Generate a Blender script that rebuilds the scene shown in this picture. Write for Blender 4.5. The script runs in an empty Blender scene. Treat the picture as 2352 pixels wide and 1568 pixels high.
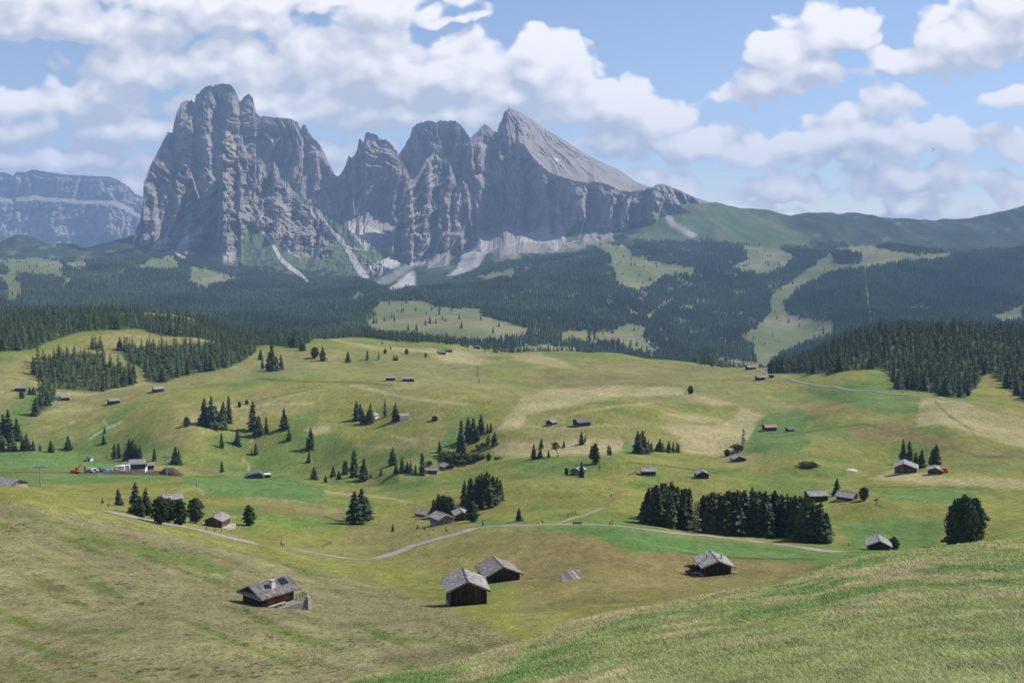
import bpy, math, random
import numpy as np
from math import radians, sin, cos, pi, sqrt, atan2

SC = bpy.context.scene
COL = SC.collection
RNG = np.random.default_rng(7)
random.seed(11)

# ------------------------------------------------------------------ noise
_g = np.random.default_rng(5)
_ang = _g.random(512) * 2 * pi
_GX, _GY = np.cos(_ang), np.sin(_ang)

def _hash(ix, iy, seed):
    h = (ix * 374761393 + iy * 668265263 + seed * 982451653) & 0xFFFFFFFF
    h = ((h ^ (h >> 13)) * 1274126177) & 0xFFFFFFFF
    return (h ^ (h >> 16)) & 511

def perlin(x, y, seed=0):
    x = np.asarray(x, float); y = np.asarray(y, float)
    xi = np.floor(x).astype(np.int64); yi = np.floor(y).astype(np.int64)
    xf = x - xi; yf = y - yi
    u = xf * xf * xf * (xf * (xf * 6 - 15) + 10)
    v = yf * yf * yf * (yf * (yf * 6 - 15) + 10)
    def g(dx, dy):
        h = _hash(xi + dx, yi + dy, seed)
        return _GX[h] * (xf - dx) + _GY[h] * (yf - dy)
    a = g(0, 0); b = g(1, 0); c = g(0, 1); d = g(1, 1)
    return 1.5 * ((a + u * (b - a)) * (1 - v) + (c + u * (d - c)) * v)

def fbm(x, y, octv=4, seed=0, gain=0.5):
    s = 0; amp = 1; tot = 0
    for i in range(octv):
        s = s + amp * perlin(x, y, seed + i * 17)
        tot += amp; amp *= gain; x = x * 2.03; y = y * 2.03
    return s / tot

def ridged(x, y, octv=4, seed=0, gain=0.5):
    s = 0; amp = 1; tot = 0
    for i in range(octv):
        n = 1 - np.abs(perlin(x, y, seed + i * 13)) * 1.6
        s = s + amp * n; tot += amp; amp *= gain; x = x * 2.1; y = y * 2.1
    return s / tot

def sstep(a, b, x):
    t = np.clip((x - a) / (b - a), 0, 1)
    return t * t * (3 - 2 * t)

def pchip_slopes(x, y):
    h = np.diff(x)[:, None]; d = np.diff(y, axis=0) / h
    m = np.zeros_like(y)
    w1 = 2 * h[1:] + h[:-1]; w2 = h[1:] + 2 * h[:-1]
    ok = d[:-1] * d[1:] > 0
    with np.errstate(divide='ignore', invalid='ignore'):
        hm = (w1 + w2) / (w1 / d[:-1] + w2 / d[1:])
    m[1:-1] = np.where(ok, hm, 0)
    m[0] = d[0]; m[-1] = d[-1]
    return m

def pchip_eval(x, y, m, q):
    """x (n,), y,m (n,) ; q any"""
    q = np.clip(q, x[0], x[-1])
    i = np.clip(np.searchsorted(x, q, side='right') - 1, 0, len(x) - 2)
    h = x[i + 1] - x[i]; t = (q - x[i]) / h
    h00 = (1 + 2 * t) * (1 - t) ** 2; h10 = t * (1 - t) ** 2
    h01 = t * t * (3 - 2 * t); h11 = t * t * (t - 1)
    return h00 * y[i] + h10 * h * m[i] + h01 * y[i + 1] + h11 * h * m[i + 1]

# ------------------------------------------------------------------ view geometry (traced numbers are pixels of a 2352 x 1568 view of the photograph)
F = 1176 / math.tan(radians(25)); CX, CY = 1176.0, 784.0
TH = math.atan((784 - 540) / F)

def ray(px, py):
    xc = (np.asarray(px, float) - CX) / F; yc = (CY - np.asarray(py, float)) / F
    d = cos(TH) + yc * sin(TH)
    return xc / d, (-sin(TH) + yc * cos(TH)) / d

def proj(x, y, z):
    dep = y * cos(TH) - z * sin(TH); v = y * sin(TH) + z * cos(TH)
    dep = np.maximum(dep, 0.01)
    return CX + F * x / dep, CY - F * v / dep

# ------------------------------------------------------------------ mesh helpers
def new_mesh(name, V, FS, smooth=False, attrs=None):
    """V (n,3); FS list of int arrays (m,k)"""
    me = bpy.data.meshes.new(name)
    V = np.asarray(V, np.float32)
    if not isinstance(FS, (list, tuple)): FS = [FS]
    FS = [np.asarray(f, np.int32) for f in FS if len(f)]
    me.vertices.add(len(V)); me.vertices.foreach_set('co', V.ravel())
    loops = np.concatenate([f.ravel() for f in FS])
    starts = []; o = 0
    for f in FS:
        starts.append(o + np.arange(len(f)) * f.shape[1]); o += f.size
    starts = np.concatenate(starts).astype(np.int32)
    me.loops.add(len(loops)); me.loops.foreach_set('vertex_index', loops)
    me.polygons.add(len(starts)); me.polygons.foreach_set('loop_start', starts)
    if smooth:
        me.polygons.foreach_set('use_smooth', np.ones(len(starts), bool))
    else:
        me.polygons.foreach_set('use_smooth', np.zeros(len(starts), bool))
    me.update(calc_edges=True)
    for k, arr in (attrs or {}).items():
        arr = np.asarray(arr, np.float32)
        if arr.ndim == 1:
            a = me.attributes.new(k, 'FLOAT', 'POINT'); a.data.foreach_set('value', arr)
        else:
            if arr.shape[1] == 3: arr = np.concatenate([arr, np.ones((len(arr), 1), np.float32)], 1)
            a = me.attributes.new(k, 'FLOAT_COLOR', 'POINT'); a.data.foreach_set('color', arr.ravel())
    return me

def link(name, data, parent=None, loc=None, rotz=0, mats=()):
    o = bpy.data.objects.new(name, data); COL.objects.link(o)
    for m in mats: data.materials.append(m)
    if parent is not None: o.parent = parent
    if loc is not None: o.location = loc
    if rotz: o.rotation_euler = (0, 0, rotz)
    return o

def tag(o, label=None, cat=None, group=None, kind=None):
    if label: o['label'] = label
    if cat: o['category'] = cat
    if group: o['group'] = group
    if kind: o['kind'] = kind
    return o

def root(name, loc, rotz, label, cat, group=None):
    o = bpy.data.objects.new(name, None); COL.objects.link(o)
    o.empty_display_size = 0.5
    o.location = loc; o.rotation_euler = (0, 0, rotz)
    return tag(o, label, cat, group)

def grid_faces(nr, nc):
    i = np.arange(nr - 1)[:, None] * nc + np.arange(nc - 1)[None, :]
    return np.stack([i, i + 1, i + nc + 1, i + nc], -1).reshape(-1, 4)

# ------------------------------------------------------------------ materials
def mat(name):
    m = bpy.data.materials.new(name); m.use_nodes = True
    nt = m.node_tree; b = nt.nodes['Principled BSDF']
    b.inputs['Roughness'].default_value = 0.85
    b.inputs['Specular IOR Level'].default_value = 0.2
    return m, nt, b

class N:
    """tiny node builder"""
    def __init__(s, nt): s.nt = nt
    def n(s, t, **kw):
        x = s.nt.nodes.new(t)
        for k, v in kw.items(): setattr(x, k, v)
        return x
    def l(s, a, b): s.nt.links.new(a, b)
    def val(s, sock, v):
        if hasattr(v, 'is_output') or isinstance(v, bpy.types.NodeSocket): s.l(v, sock)
        else: sock.default_value = v
    def math(s, op, a, b=None, c=None, clamp=False):
        x = s.n('ShaderNodeMath', operation=op); x.use_clamp = clamp
        s.val(x.inputs[0], a)
        if b is not None: s.val(x.inputs[1], b)
        if c is not None: s.val(x.inputs[2], c)
        return x.outputs[0]
    def vmath(s, op, a, b=None):
        x = s.n('ShaderNodeVectorMath', operation=op)
        s.val(x.inputs[0], a)
        if b is not None: s.val(x.inputs[1], b)
        return x.outputs[1] if op in ('LENGTH', 'DOT_PRODUCT', 'DISTANCE') else x.outputs[0]
    def noise(s, vec, scale, detail=3, rough=0.55, dist=0.0):
        x = s.n('ShaderNodeTexNoise'); s.l(vec, x.inputs['Vector'])
        x.inputs['Scale'].default_value = scale; x.inputs['Detail'].default_value = detail
        x.inputs['Roughness'].default_value = rough; x.inputs['Distortion'].default_value = dist
        return x.outputs['Fac']
    def maprange(s, v, a, b, c, d, smooth=False):
        x = s.n('ShaderNodeMapRange'); x.clamp = True
        if smooth: x.interpolation_type = 'SMOOTHSTEP'
        s.val(x.inputs[0], v)
        for i, q in enumerate((a, b, c, d)): s.val(x.inputs[1 + i], q)
        return x.outputs[0]
    def mix(s, f, a, b, blend='MIX'):
        x = s.n('ShaderNodeMix', data_type='RGBA', blend_type=blend)
        s.val(x.inputs[0], f)
        for i, q in ((6, a), (7, b)):
            if isinstance(q, bpy.types.NodeSocket): s.l(q, x.inputs[i])
            else: x.inputs[i].default_value = (*q, 1) if len(q) == 3 else q
        return x.outputs[2]
    def scale_col(s, col, f):
        """colour x scalar"""
        x = s.n('ShaderNodeVectorMath', operation='SCALE')
        if isinstance(col, bpy.types.NodeSocket): s.l(col, x.inputs[0])
        else: x.inputs[0].default_value = col
        s.val(x.inputs['Scale'], f)
        return x.outputs[0]
    def objco(s):
        return s.n('ShaderNodeTexCoord').outputs['Object']
    def mapping(s, vec, loc=(0, 0, 0), rot=(0, 0, 0), sc=(1, 1, 1), typ='POINT'):
        x = s.n('ShaderNodeMapping', vector_type=typ); s.l(vec, x.inputs['Vector'])
        x.inputs['Location'].default_value = loc; x.inputs['Rotation'].default_value = rot
        x.inputs['Scale'].default_value = sc
        return x.outputs[0]
    def bump(s, h, strength, dist):
        x = s.n('ShaderNodeBump'); s.val(x.inputs['Height'], h)
        x.inputs['Strength'].default_value = strength; x.inputs['Distance'].default_value = dist
        return x.outputs[0]

def plain(name, col, rough=0.8, metal=0.0, var=0.25, scale=1.5, spec=0.2):
    m, nt, b = mat(name); k = N(nt)
    f = k.noise(k.objco(), scale, 4, 0.6)
    f = k.maprange(f, 0.25, 0.75, 1 - var, 1 + var)
    k.l(k.scale_col(col, f), b.inputs['Base Color'])
    b.inputs['Roughness'].default_value = rough; b.inputs['Metallic'].default_value = metal
    b.inputs['Specular IOR Level'].default_value = spec
    return m

def plank_mat(name, col, horizontal=False, board=0.22, var=0.5):
    """weathered boards: a tone per board, dark gaps, grain along the board"""
    m, nt, b = mat(name); k = N(nt); co = k.objco()
    sep = k.n('ShaderNodeSeparateXYZ'); k.l(co, sep.inputs[0])
    if horizontal: t = sep.outputs['Z']
    else: t = k.math('ADD', sep.outputs['X'], sep.outputs['Y'])
    t = k.math('DIVIDE', t, board)
    fl = k.math('FLOOR', t); fr = k.math('FRACT', t)
    wn = k.n('ShaderNodeTexWhiteNoise', noise_dimensions='1D'); k.l(fl, wn.inputs['W'])
    tone = k.maprange(wn.outputs['Value'], 0, 1, 1 - var, 1 + var)
    gap = k.math('LESS_THAN', k.math('ABSOLUTE', k.math('SUBTRACT', fr, 0.5)), 0.43)
    gap = k.maprange(gap, 0, 1, 0.35, 1.0)
    st = k.mapping(co, sc=(3, 3, 60) if horizontal else (40, 40, 3))
    gr = k.maprange(k.noise(st, 1.0, 3), 0.3, 0.7, 0.75, 1.25)
    w = k.maprange(k.noise(co, 0.9, 3), 0.3, 0.7, 0.7, 1.3)
    f = k.math('MULTIPLY', k.math('MULTIPLY', tone, gap), k.math('MULTIPLY', gr, w))
    k.l(k.scale_col(col, f), b.inputs['Base Color'])
    k.l(k.bump(gap, 0.6, 0.03), b.inputs['Normal'])
    return m

def roof_mat(name, col, var=0.4, row=0.32):
    """weathered wooden shingles laid in rows"""
    m, nt, b = mat(name); k = N(nt); co = k.objco()
    br = k.n('ShaderNodeTexBrick'); br.offset = 0.5
    sep = k.n('ShaderNodeSeparateXYZ'); k.l(co, sep.inputs[0])
    cmb = k.n('ShaderNodeCombineXYZ'); k.l(sep.outputs['Y'], cmb.inputs[0])
    k.l(k.math('MULTIPLY', k.math('ABSOLUTE', sep.outputs['X']), 1.15), cmb.inputs[1])
    k.l(cmb.outputs[0], br.inputs['Vector'])
    br.inputs['Scale'].default_value = 1.0
    br.inputs['Brick Width'].default_value = 0.26; br.inputs['Row Height'].default_value = row
    br.inputs['Mortar Size'].default_value = 0.018
    br.inputs['Color1'].default_value = (0.6, 0.6, 0.6, 1); br.inputs['Color2'].default_value = (1.25, 1.25, 1.25, 1)
    br.inputs['Mortar'].default_value = (0.35, 0.35, 0.35, 1); br.inputs['Bias'].default_value = 0.0
    w = k.maprange(k.noise(co, 1.3, 4, 0.65), 0.3, 0.7, 1 - var, 1 + var)
    c = k.mix(1.0, k.scale_col(col, w), br.outputs['Color'], 'MULTIPLY')
    k.l(c, b.inputs['Base Color'])
    k.l(k.bump(br.outputs['Fac'], 0.5, -0.05), b.inputs['Normal'])
    return m
# ================================================================== TERRAIN
# section heights read along directions: (distance, height in the picture where the ground lies)
FARY = [2100, 2700, 3300, 3900, 4500, 5000, 5400, 5900, 6500]
COLS = {
 -400: ([(2,2900),(5,2200),(20,1790),(75,1585),(100,1440),(140,1280),(190,1150),(225,1120),(300,1128),(420,1108),(480,1096),(640,1036),(700,1040),(760,1005),(850,900),(950,845),(1100,775),(1350,722),(1600,750)],
         [800,750,715,680,645,622,608,600,592]),
 0:    ([(2,2900),(5,2150),(20,1770),(75,1568),(100,1445),(140,1295),(190,1168),(225,1127),(300,1130),(420,1110),(480,1098),(640,1037),(690,1042),(760,1005),(850,905),(950,850),(1100,785),(1350,724),(1600,755)],
         [800,750,715,680,645,622,608,602,590]),
 200:  ([(2,2900),(5,2120),(20,1760),(72,1568),(100,1445),(140,1325),(190,1225),(225,1180),(260,1162),(320,1160),(420,1122),(480,1105),(520,1095),(640,1050),(690,1054),(760,1020),(850,938),(950,878),(1100,798),(1350,720),(1600,750)],
         [800,752,718,682,648,622,608,604,592]),
 400:  ([(2,2850),(5,2080),(20,1750),(72,1568),(100,1452),(140,1347),(190,1267),(240,1222),(270,1208),(300,1204),(340,1192),(400,1150),(470,1108),(520,1091),(580,1078),(630,1083),(700,1060),(800,960),(900,895),(1050,848),(1250,765),(1400,728),(1650,750)],
         [800,755,722,688,654,628,608,596,580]),
 600:  ([(2,2800),(5,2040),(20,1740),(72,1568),(100,1462),(140,1370),(190,1302),(240,1264),(262,1254),(285,1252),(310,1240),(350,1210),(400,1172),(470,1122),(540,1096),(575,1092),(620,1100),(680,1085),(750,1040),(850,945),(950,890),(1100,848),(1300,805),(1500,770),(1700,775)],
         [795,757,728,700,674,658,646,634,605]),
 800:  ([(2,2700),(5,1960),(12,1670),(18,1562),(30,1588),(62,1582),(72,1556),(100,1472),(140,1394),(190,1332),(240,1294),(275,1283),(320,1255),(380,1205),(440,1165),(500,1138),(560,1113),(620,1096),(660,1090),(720,1055),(790,1000),(880,928),(1000,878),(1200,830),(1450,787),(1600,775),(1800,785)],
         [800,752,722,697,672,660,654,650,625]),
 1000: ([(2,2700),(5,1950),(12,1640),(20,1532),(35,1560),(65,1560),(85,1500),(110,1440),(150,1390),(200,1340),(250,1290),(280,1262),(330,1215),(370,1193),(430,1160),(500,1120),(560,1092),(600,1078),(640,1062),(720,1000),(820,942),(950,888),(1100,858),(1350,818),(1600,784),(1700,780),(1900,795)],
         [810,742,715,688,662,652,647,642,615]),
 1200: ([(2,2600),(5,1850),(12,1590),(22,1472),(35,1510),(65,1515),(90,1465),(110,1430),(150,1385),(200,1330),(250,1270),(300,1213),(320,1203),(370,1180),(430,1138),(500,1095),(560,1063),(600,1056),(640,1052),(720,980),(800,942),(950,893),(1100,860),(1350,828),(1500,812),(1600,811),(1800,830)],
         [850,760,725,690,652,630,614,606,580]),
 1400: ([(2,2500),(5,1800),(12,1540),(25,1408),(40,1450),(80,1450),(110,1415),(150,1370),(200,1310),(250,1255),(300,1211),(320,1203),(370,1168),(430,1128),(500,1085),(560,1055),(600,1044),(650,1041),(720,985),(800,935),(950,890),(1100,857),(1300,835),(1500,824),(1600,823),(1800,850)],
         [870,812,757,705,650,612,592,580,555]),
 1600: ([(2,2450),(5,1750),(12,1500),(28,1372),(45,1408),(90,1405),(120,1380),(150,1363),(200,1325),(250,1275),(290,1240),(310,1226),(340,1213),(400,1172),(450,1138),(500,1103),(560,1073),(600,1055),(640,1041),(720,985),(800,950),(950,895),(1100,862),(1300,846),(1450,842),(1700,880)],
         [890,840,790,735,670,620,592,575,530]),
 1800: ([(2,2400),(5,1720),(12,1470),(30,1336),(45,1372),(90,1380),(140,1360),(200,1310),(250,1277),(290,1255),(310,1249),(360,1204),(420,1158),(480,1110),(540,1066),(600,1032),(680,1000),(780,958),(900,910),(1000,872),(1150,847),(1250,843),(1500,900)],
         [890,845,790,730,660,610,582,562,525]),
 2000: ([(2,2350),(5,1700),(12,1440),(32,1276),(50,1310),(100,1330),(160,1310),(220,1278),(260,1268),(300,1260),(350,1205),(400,1150),(440,1120),(480,1093),(520,1080),(570,1055),(650,1010),(720,960),(800,905),(860,880),(920,855),(1050,800),(1200,768),(1400,790),(1700,900)],
         [905,800,750,690,620,582,572,600,545]),
 2200: ([(2,2300),(5,1680),(12,1410),(33,1252),(50,1285),(100,1320),(200,1290),(260,1262),(310,1245),(350,1195),(400,1148),(440,1115),(480,1080),(520,1062),(600,1020),(680,970),(760,925),(800,912),(880,875),(1000,820),(1150,770),(1250,762),(1450,800),(1700,900)],
         [905,795,745,690,625,585,580,605,555]),
 2352: ([(2,2280),(5,1670),(12,1400),(34,1238),(50,1265),(100,1300),(200,1280),(280,1235),(350,1188),(400,1145),(440,1110),(480,1082),(520,1065),(560,1045),(640,1000),(720,955),(780,932),(860,893),(1000,830),(1150,780),(1250,768),(1450,800),(1700,900)],
         [905,795,745,690,620,578,572,600,555]),
 2750: ([(2,2250),(5,1660),(12,1385),(36,1215),(50,1240),(100,1280),(200,1270),(280,1230),(350,1185),(400,1145),(440,1110),(480,1082),(520,1062),(560,1042),(640,1000),(720,955),(780,930),(860,890),(1000,830),(1150,785),(1250,770),(1450,800),(1700,900)],
         [905,795,745,690,615,572,565,590,550]),
}
SKYL = np.array([(-500,560),(-100,560),(0,556),(50,543),(100,548),(150,560),(200,567),(260,560),(330,545),(400,550),(600,580),(800,600),
        (1000,590),(1200,560),(1400,520),(1560,472),(1640,466),(1700,475),(1750,484),(1800,493),(1840,489),(1880,487),(1940,494),(2000,497),
        (2100,506),(2180,509),(2230,498),(2290,482),(2352,466),(2500,440),(2900,430)], float)
CPX = np.array(sorted(COLS)); CA = (CPX - CX) / F / 0.985
LD = np.linspace(math.log(2), math.log(14000), 1500)
_E = np.zeros((len(CPX), len(LD)))
for i, p in enumerate(CPX):
    near, far = COLS[int(p)]
    pts = near + list(zip(FARY, far))
    s = float(np.interp(p, SKYL[:, 0], SKYL[:, 1]))
    pts += [(7300, s), (8200, s + 22), (9500, s + 40), (14000, s + 40)]
    yy = np.log([q[0] for q in pts]); ee = ray(p, np.array([q[1] for q in pts]))[1]
    m = pchip_slopes(yy, ee[:, None])[:, 0]
    _E[i] = pchip_eval(yy, ee, m, LD)
# the far skyline has finer detail than the sections
_AD = np.linspace(CA[0], CA[-1], 900)
_m = pchip_slopes(CA, _E)
ED = np.stack([pchip_eval(CA, _E[:, j], _m[:, j], _AD) for j in range(len(LD))], 1)   # (900, nl)
pxs = CX + F * 0.99 * _AD
sk_f = np.interp(pxs, SKYL[:, 0], SKYL[:, 1]) + 1.5 * fbm(pxs / 25, pxs * 0, 3, 3)
sk_c = pchip_eval(CPX.astype(float), np.interp(CPX, SKYL[:, 0], SKYL[:, 1]),
                  pchip_slopes(CPX.astype(float), np.interp(CPX, SKYL[:, 0], SKYL[:, 1])[:, None])[:, 0], pxs)
dE = ray(pxs, sk_f)[1] - ray(pxs, sk_c)[1]
ED = ED + dE[:, None] * sstep(math.log(6000), math.log(7300), LD)[None, :]

def base_E(a, l):
    fa = np.clip((a - _AD[0]) / (_AD[1] - _AD[0]), 0, len(_AD) - 1.001); ia = fa.astype(int); fa = fa - ia
    fl = np.clip((l - LD[0]) / (LD[1] - LD[0]), 0, len(LD) - 1.001); il = fl.astype(int); fl = fl - il
    return (ED[ia, il] * (1 - fa) * (1 - fl) + ED[ia + 1, il] * fa * (1 - fl)
            + ED[ia, il + 1] * (1 - fa) * fl + ED[ia + 1, il + 1] * fa * fl)

# ---- the sheet itself: rows in distance, columns fanning out
OFF = 25.0
NR, NC = 1250, 1000
GL = np.linspace(math.log(11), math.log(14000 + OFF), NR)
GA = np.linspace(-0.72, 0.72, NC)
GY = (np.exp(GL) - OFF)[:, None] * np.ones(NC)[None, :]
GX = GA[None, :] * (GY + OFF)
Yc = np.maximum(GY, 3.0)
Ac = np.clip(GX / Yc, _AD[0], _AD[-1])
GZ = base_E(Ac, np.log(Yc)) * Yc
GZ += np.where(GY < 3, (3 - GY) * 0.28, 0)                  # the slope goes on rising behind the camera
rowstep = (GY + OFF) * (GL[1] - GL[0])
def relief(x, y, z0, step):
    r = 0
    for lam, amp, sd in ((420, 12.0, 1), (240, 8.0, 7), (150, 6.5, 2), (62, 2.9, 3), (26, 0.45, 4), (11, 0.17, 5), (4.5, 0.06, 6)):
        w = sstep(lam * 0.45, lam * 0.12, step)
        far = {420: sstep(1700, 4200, y), 240: sstep(330, 700, y), 150: sstep(250, 1500, y), 62: sstep(70, 260, y), 26: sstep(35, 150, y), 11: sstep(20, 80, y), 4.5: sstep(8, 40, y)}[lam]
        if lam in (62, 150): far = far * (1 - .8 * np.exp(-((y - 305) / 55) ** 2))
        r = r + amp * w * far * perlin(x / lam, y / lam, 40 + sd)
    return r
GZ += relief(GX, GY, GZ, rowstep)
# cattle-step terraces and soft gullies on the open slopes
GZ += 0.22 * sstep(50, 90, GY) * sstep(420, 260, GY) * ridged(GX / 55 + GY / 90, GY / 30 - GX / 120, 3, 77)
# ravine cut in far forested slopes
GZ += sstep(2600, 3600, GY) * sstep(6600, 5600, GY) * 55 * (ridged(GX / 900, GY / 2600, 3, 91) - 0.55)

GZ += sstep(5600, 6600, GY) * sstep(9000, 7400, GY) * 42 * (ridged(GX / 330 + GY / 2500, GY / 1500, 3, 95) - .6)

def gz(x, y):
    """height of the finished ground at (x, y)"""
    x = np.asarray(x, float); y = np.asarray(y, float)
    fr = np.clip((np.log(np.maximum(y + OFF, 11.1)) - GL[0]) / (GL[1] - GL[0]), 0, NR - 1.001)
    fc = np.clip((x / (y + OFF) - GA[0]) / (GA[1] - GA[0]), 0, NC - 1.001)
    i = fr.astype(int); j = fc.astype(int); u = fr - i; v = fc - j
    return (GZ[i, j] * (1 - u) * (1 - v) + GZ[i + 1, j] * u * (1 - v) + GZ[i, j + 1] * (1 - u) * v + GZ[i + 1, j + 1] * u * v)

_ML = np.exp(np.linspace(math.log(4), math.log(13000), 5200))
def hit(px, py, ymin=4.0, ymax=1e9):
    """the point of the ground that shows at a pixel of the photograph"""
    a, e = ray(px, py); a = float(a); e = float(e)
    Y = _ML[(_ML >= ymin) & (_ML <= ymax)]
    d = gz(a * Y, Y) - e * Y
    k = np.argmax(d >= 0)
    if d[k] < 0: k = int(np.argmax(d / Y))
    elif k > 0:
        t = d[k - 1] / (d[k - 1] - d[k]); yy = Y[k - 1] + t * (Y[k] - Y[k - 1])
        return float(a * yy), float(yy), float(gz(a * yy, yy))
    yy = Y[k]
    return float(a * yy), float(yy), float(gz(a * yy, yy))

# brooks have cut gullies into the middle slopes
def carve(pts, depth, wid):
    global GZ
    P = np.array([hit(a_, b_, 250)[:2] for a_, b_ in pts]); sel = (GY > P[:, 1].min() - 120) & (GY < P[:, 1].max() + 120) & (GX > P[:, 0].min() - 120) & (GX < P[:, 0].max() + 120)
    x_, y_ = GX[sel], GY[sel]; d = np.full(x_.shape, 1e9)
    for i in range(len(P) - 1):
        dx, dy = P[i + 1] - P[i]; t = np.clip(((x_ - P[i, 0]) * dx + (y_ - P[i, 1]) * dy) / (dx * dx + dy * dy), 0, 1)
        d = np.minimum(d, np.hypot(x_ - P[i, 0] - t * dx, y_ - P[i, 1] - t * dy))
    e0 = np.hypot(x_ - P[0, 0], y_ - P[0, 1]); e1 = np.hypot(x_ - P[-1, 0], y_ - P[-1, 1])
    GZ[sel] -= depth * np.exp(-(d / wid) ** 2) * sstep(0, 60, e0) * sstep(0, 40, e1)
carve([(1140,975),(1078,1030),(1010,1063),(930,1088),(830,1102),(740,1108),(690,1100)], 9, 24)
carve([(800,978),(745,1015),(705,1055),(665,1092)], 7, 20)
carve([(660,975),(600,1015),(565,1055),(540,1086)], 6, 20)
carve([(430,985),(330,1020),(200,1040),(60,1045)], 6, 22)
carve([(1600,985),(1690,1030),(1780,1060),(1880,1070)], 5, 24)
carve([(2352,1060),(2250,1060),(2150,1050),(2010,1020)], 5, 24)

# ------------------------------------------------------------------ what grows where
def segdist(px, py, P, closed=True):
    P = np.asarray(P, float); n = len(P); d = np.full(px.shape, 1e9)
    for i in range(n if closed else n - 1):
        ax, ay = P[i]; bx, by = P[(i + 1) % n]
        dx, dy = bx - ax, by - ay; L = dx * dx + dy * dy + 1e-9
        t = np.clip(((px - ax) * dx + (py - ay) * dy) / L, 0, 1)
        d = np.minimum(d, np.hypot(px - ax - t * dx, py - ay - t * dy))
    return d

def inpoly(px, py, P):
    P = np.asarray(P, float); n = len(P); c = np.zeros(px.shape, bool)
    for i in range(n):
        x1, y1 = P[i]; x2, y2 = P[(i + 1) % n]
        if y1 == y2: continue
        t = (y1 > py) != (y2 > py)
        c ^= t & (px < (x2 - x1) * (py - y1) / (y2 - y1) + x1)
    return c

def patch(px, py, P, soft=4):
    """soft mask of an outlined patch"""
    P = np.asarray(P, float); out = np.zeros(px.shape)
    s = soft + 1
    sel = (px > P[:, 0].min() - s) & (px < P[:, 0].max() + s) & (py > P[:, 1].min() - s) & (py < P[:, 1].max() + s)
    if not sel.any(): return out
    x, y = px[sel], py[sel]
    d = segdist(x, y, P) * np.where(inpoly(x, y, P), 1, -1)
    out[sel] = sstep(-soft, soft, d)
    return out

def strip(px, py, P, w0, w1=None, soft=1.2):
    P = np.asarray(P, float); out = np.zeros(px.shape); w1 = w0 if w1 is None else w1
    s = max(w0, w1) + soft + 1
    sel = (px > P[:, 0].min() - s) & (px < P[:, 0].max() + s) & (py > P[:, 1].min() - s) & (py < P[:, 1].max() + s)
    if not sel.any(): return out
    x, y = px[sel], py[sel]; d = np.full(x.shape, -99.0); n = len(P) - 1
    for i in range(n):
        ax, ay = P[i]; bx, by = P[i + 1]; dx, dy = bx - ax, by - ay
        t = np.clip(((x - ax) * dx + (y - ay) * dy) / (dx * dx + dy * dy + 1e-9), 0, 1)
        w = w0 + (w1 - w0) * (i + t) / n
        d = np.maximum(d, w / 2 - np.hypot(x - ax - t * dx, y - ay - t * dy))
    out[sel] = sstep(-soft, soft, d)
    return out

SCREE = [[(341,569),(366,554),(401,539),(411,552),(454,529),(476,519),(484,524),(466,539),(419,562),(374,574)],
 [(884,669),(909,652),(934,629),(947,622),(954,624),(954,652),(934,659)],
 [(1027,634),(1052,614),(1064,579),(1082,557),(1127,545),(1137,559),(1149,567),(1117,582),(1102,609),(1077,622),(1047,632)],
 [(1152,569),(1177,562),(1214,537),(1239,522),(1289,519),(1314,504),(1334,494),(1337,504),(1302,529),(1297,554),(1277,577),(1252,559),(1202,554)],
 [(1506,460),(1539,495),(1551,510),(1604,543),(1584,545),(1539,518),(1514,475)],
 [(785,508),(810,505),(840,515),(895,540),(855,552),(840,575),(822,552)],
 [(844,612),(899,589),(919,604),(879,624)],
 [(380,574),(395,580),(415,598),(432,596),(412,578)]]
SCREE_SOFT = [[(854,652),(902,622),(952,597),(947,617),(889,654),(859,662)], [(460,590),(510,580),(545,575),(520,604),(480,604)]]
SCREE_STRIP = [([(589,519),(596,527),(619,549),(636,579),(649,599),(681,624),(706,648)], 5, 10),
 ([(744,504),(756,524),(784,552),(806,582),(821,612),(838,636)], 6, 17), ([(616,477),(596,504),(591,519)], 4, 5),
 ([(1036,539),(1047,567),(1059,584)], 3, 5), ([(805,570),(845,575),(850,560)], 2, 2), ([(746,440),(757,465)], 5, 7),
 ([(795,520),(815,540),(840,568)], 3, 3), ([(640,560),(655,565),(668,580),(690,592)], 2, 3), ([(1346,500),(1338,520),(1330,552),(1300,560)], 3, 2)]
def scree_mask(px, py):
    m = np.zeros(px.shape)
    for P in SCREE: m = np.maximum(m, patch(px, py, P, 2.5))
    for P in SCREE_SOFT: m = np.maximum(m, 0.45 * patch(px, py, P, 6))
    for P, a, b in SCREE_STRIP: m = np.maximum(m, strip(px, py, P, a, b))
    return m

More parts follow.
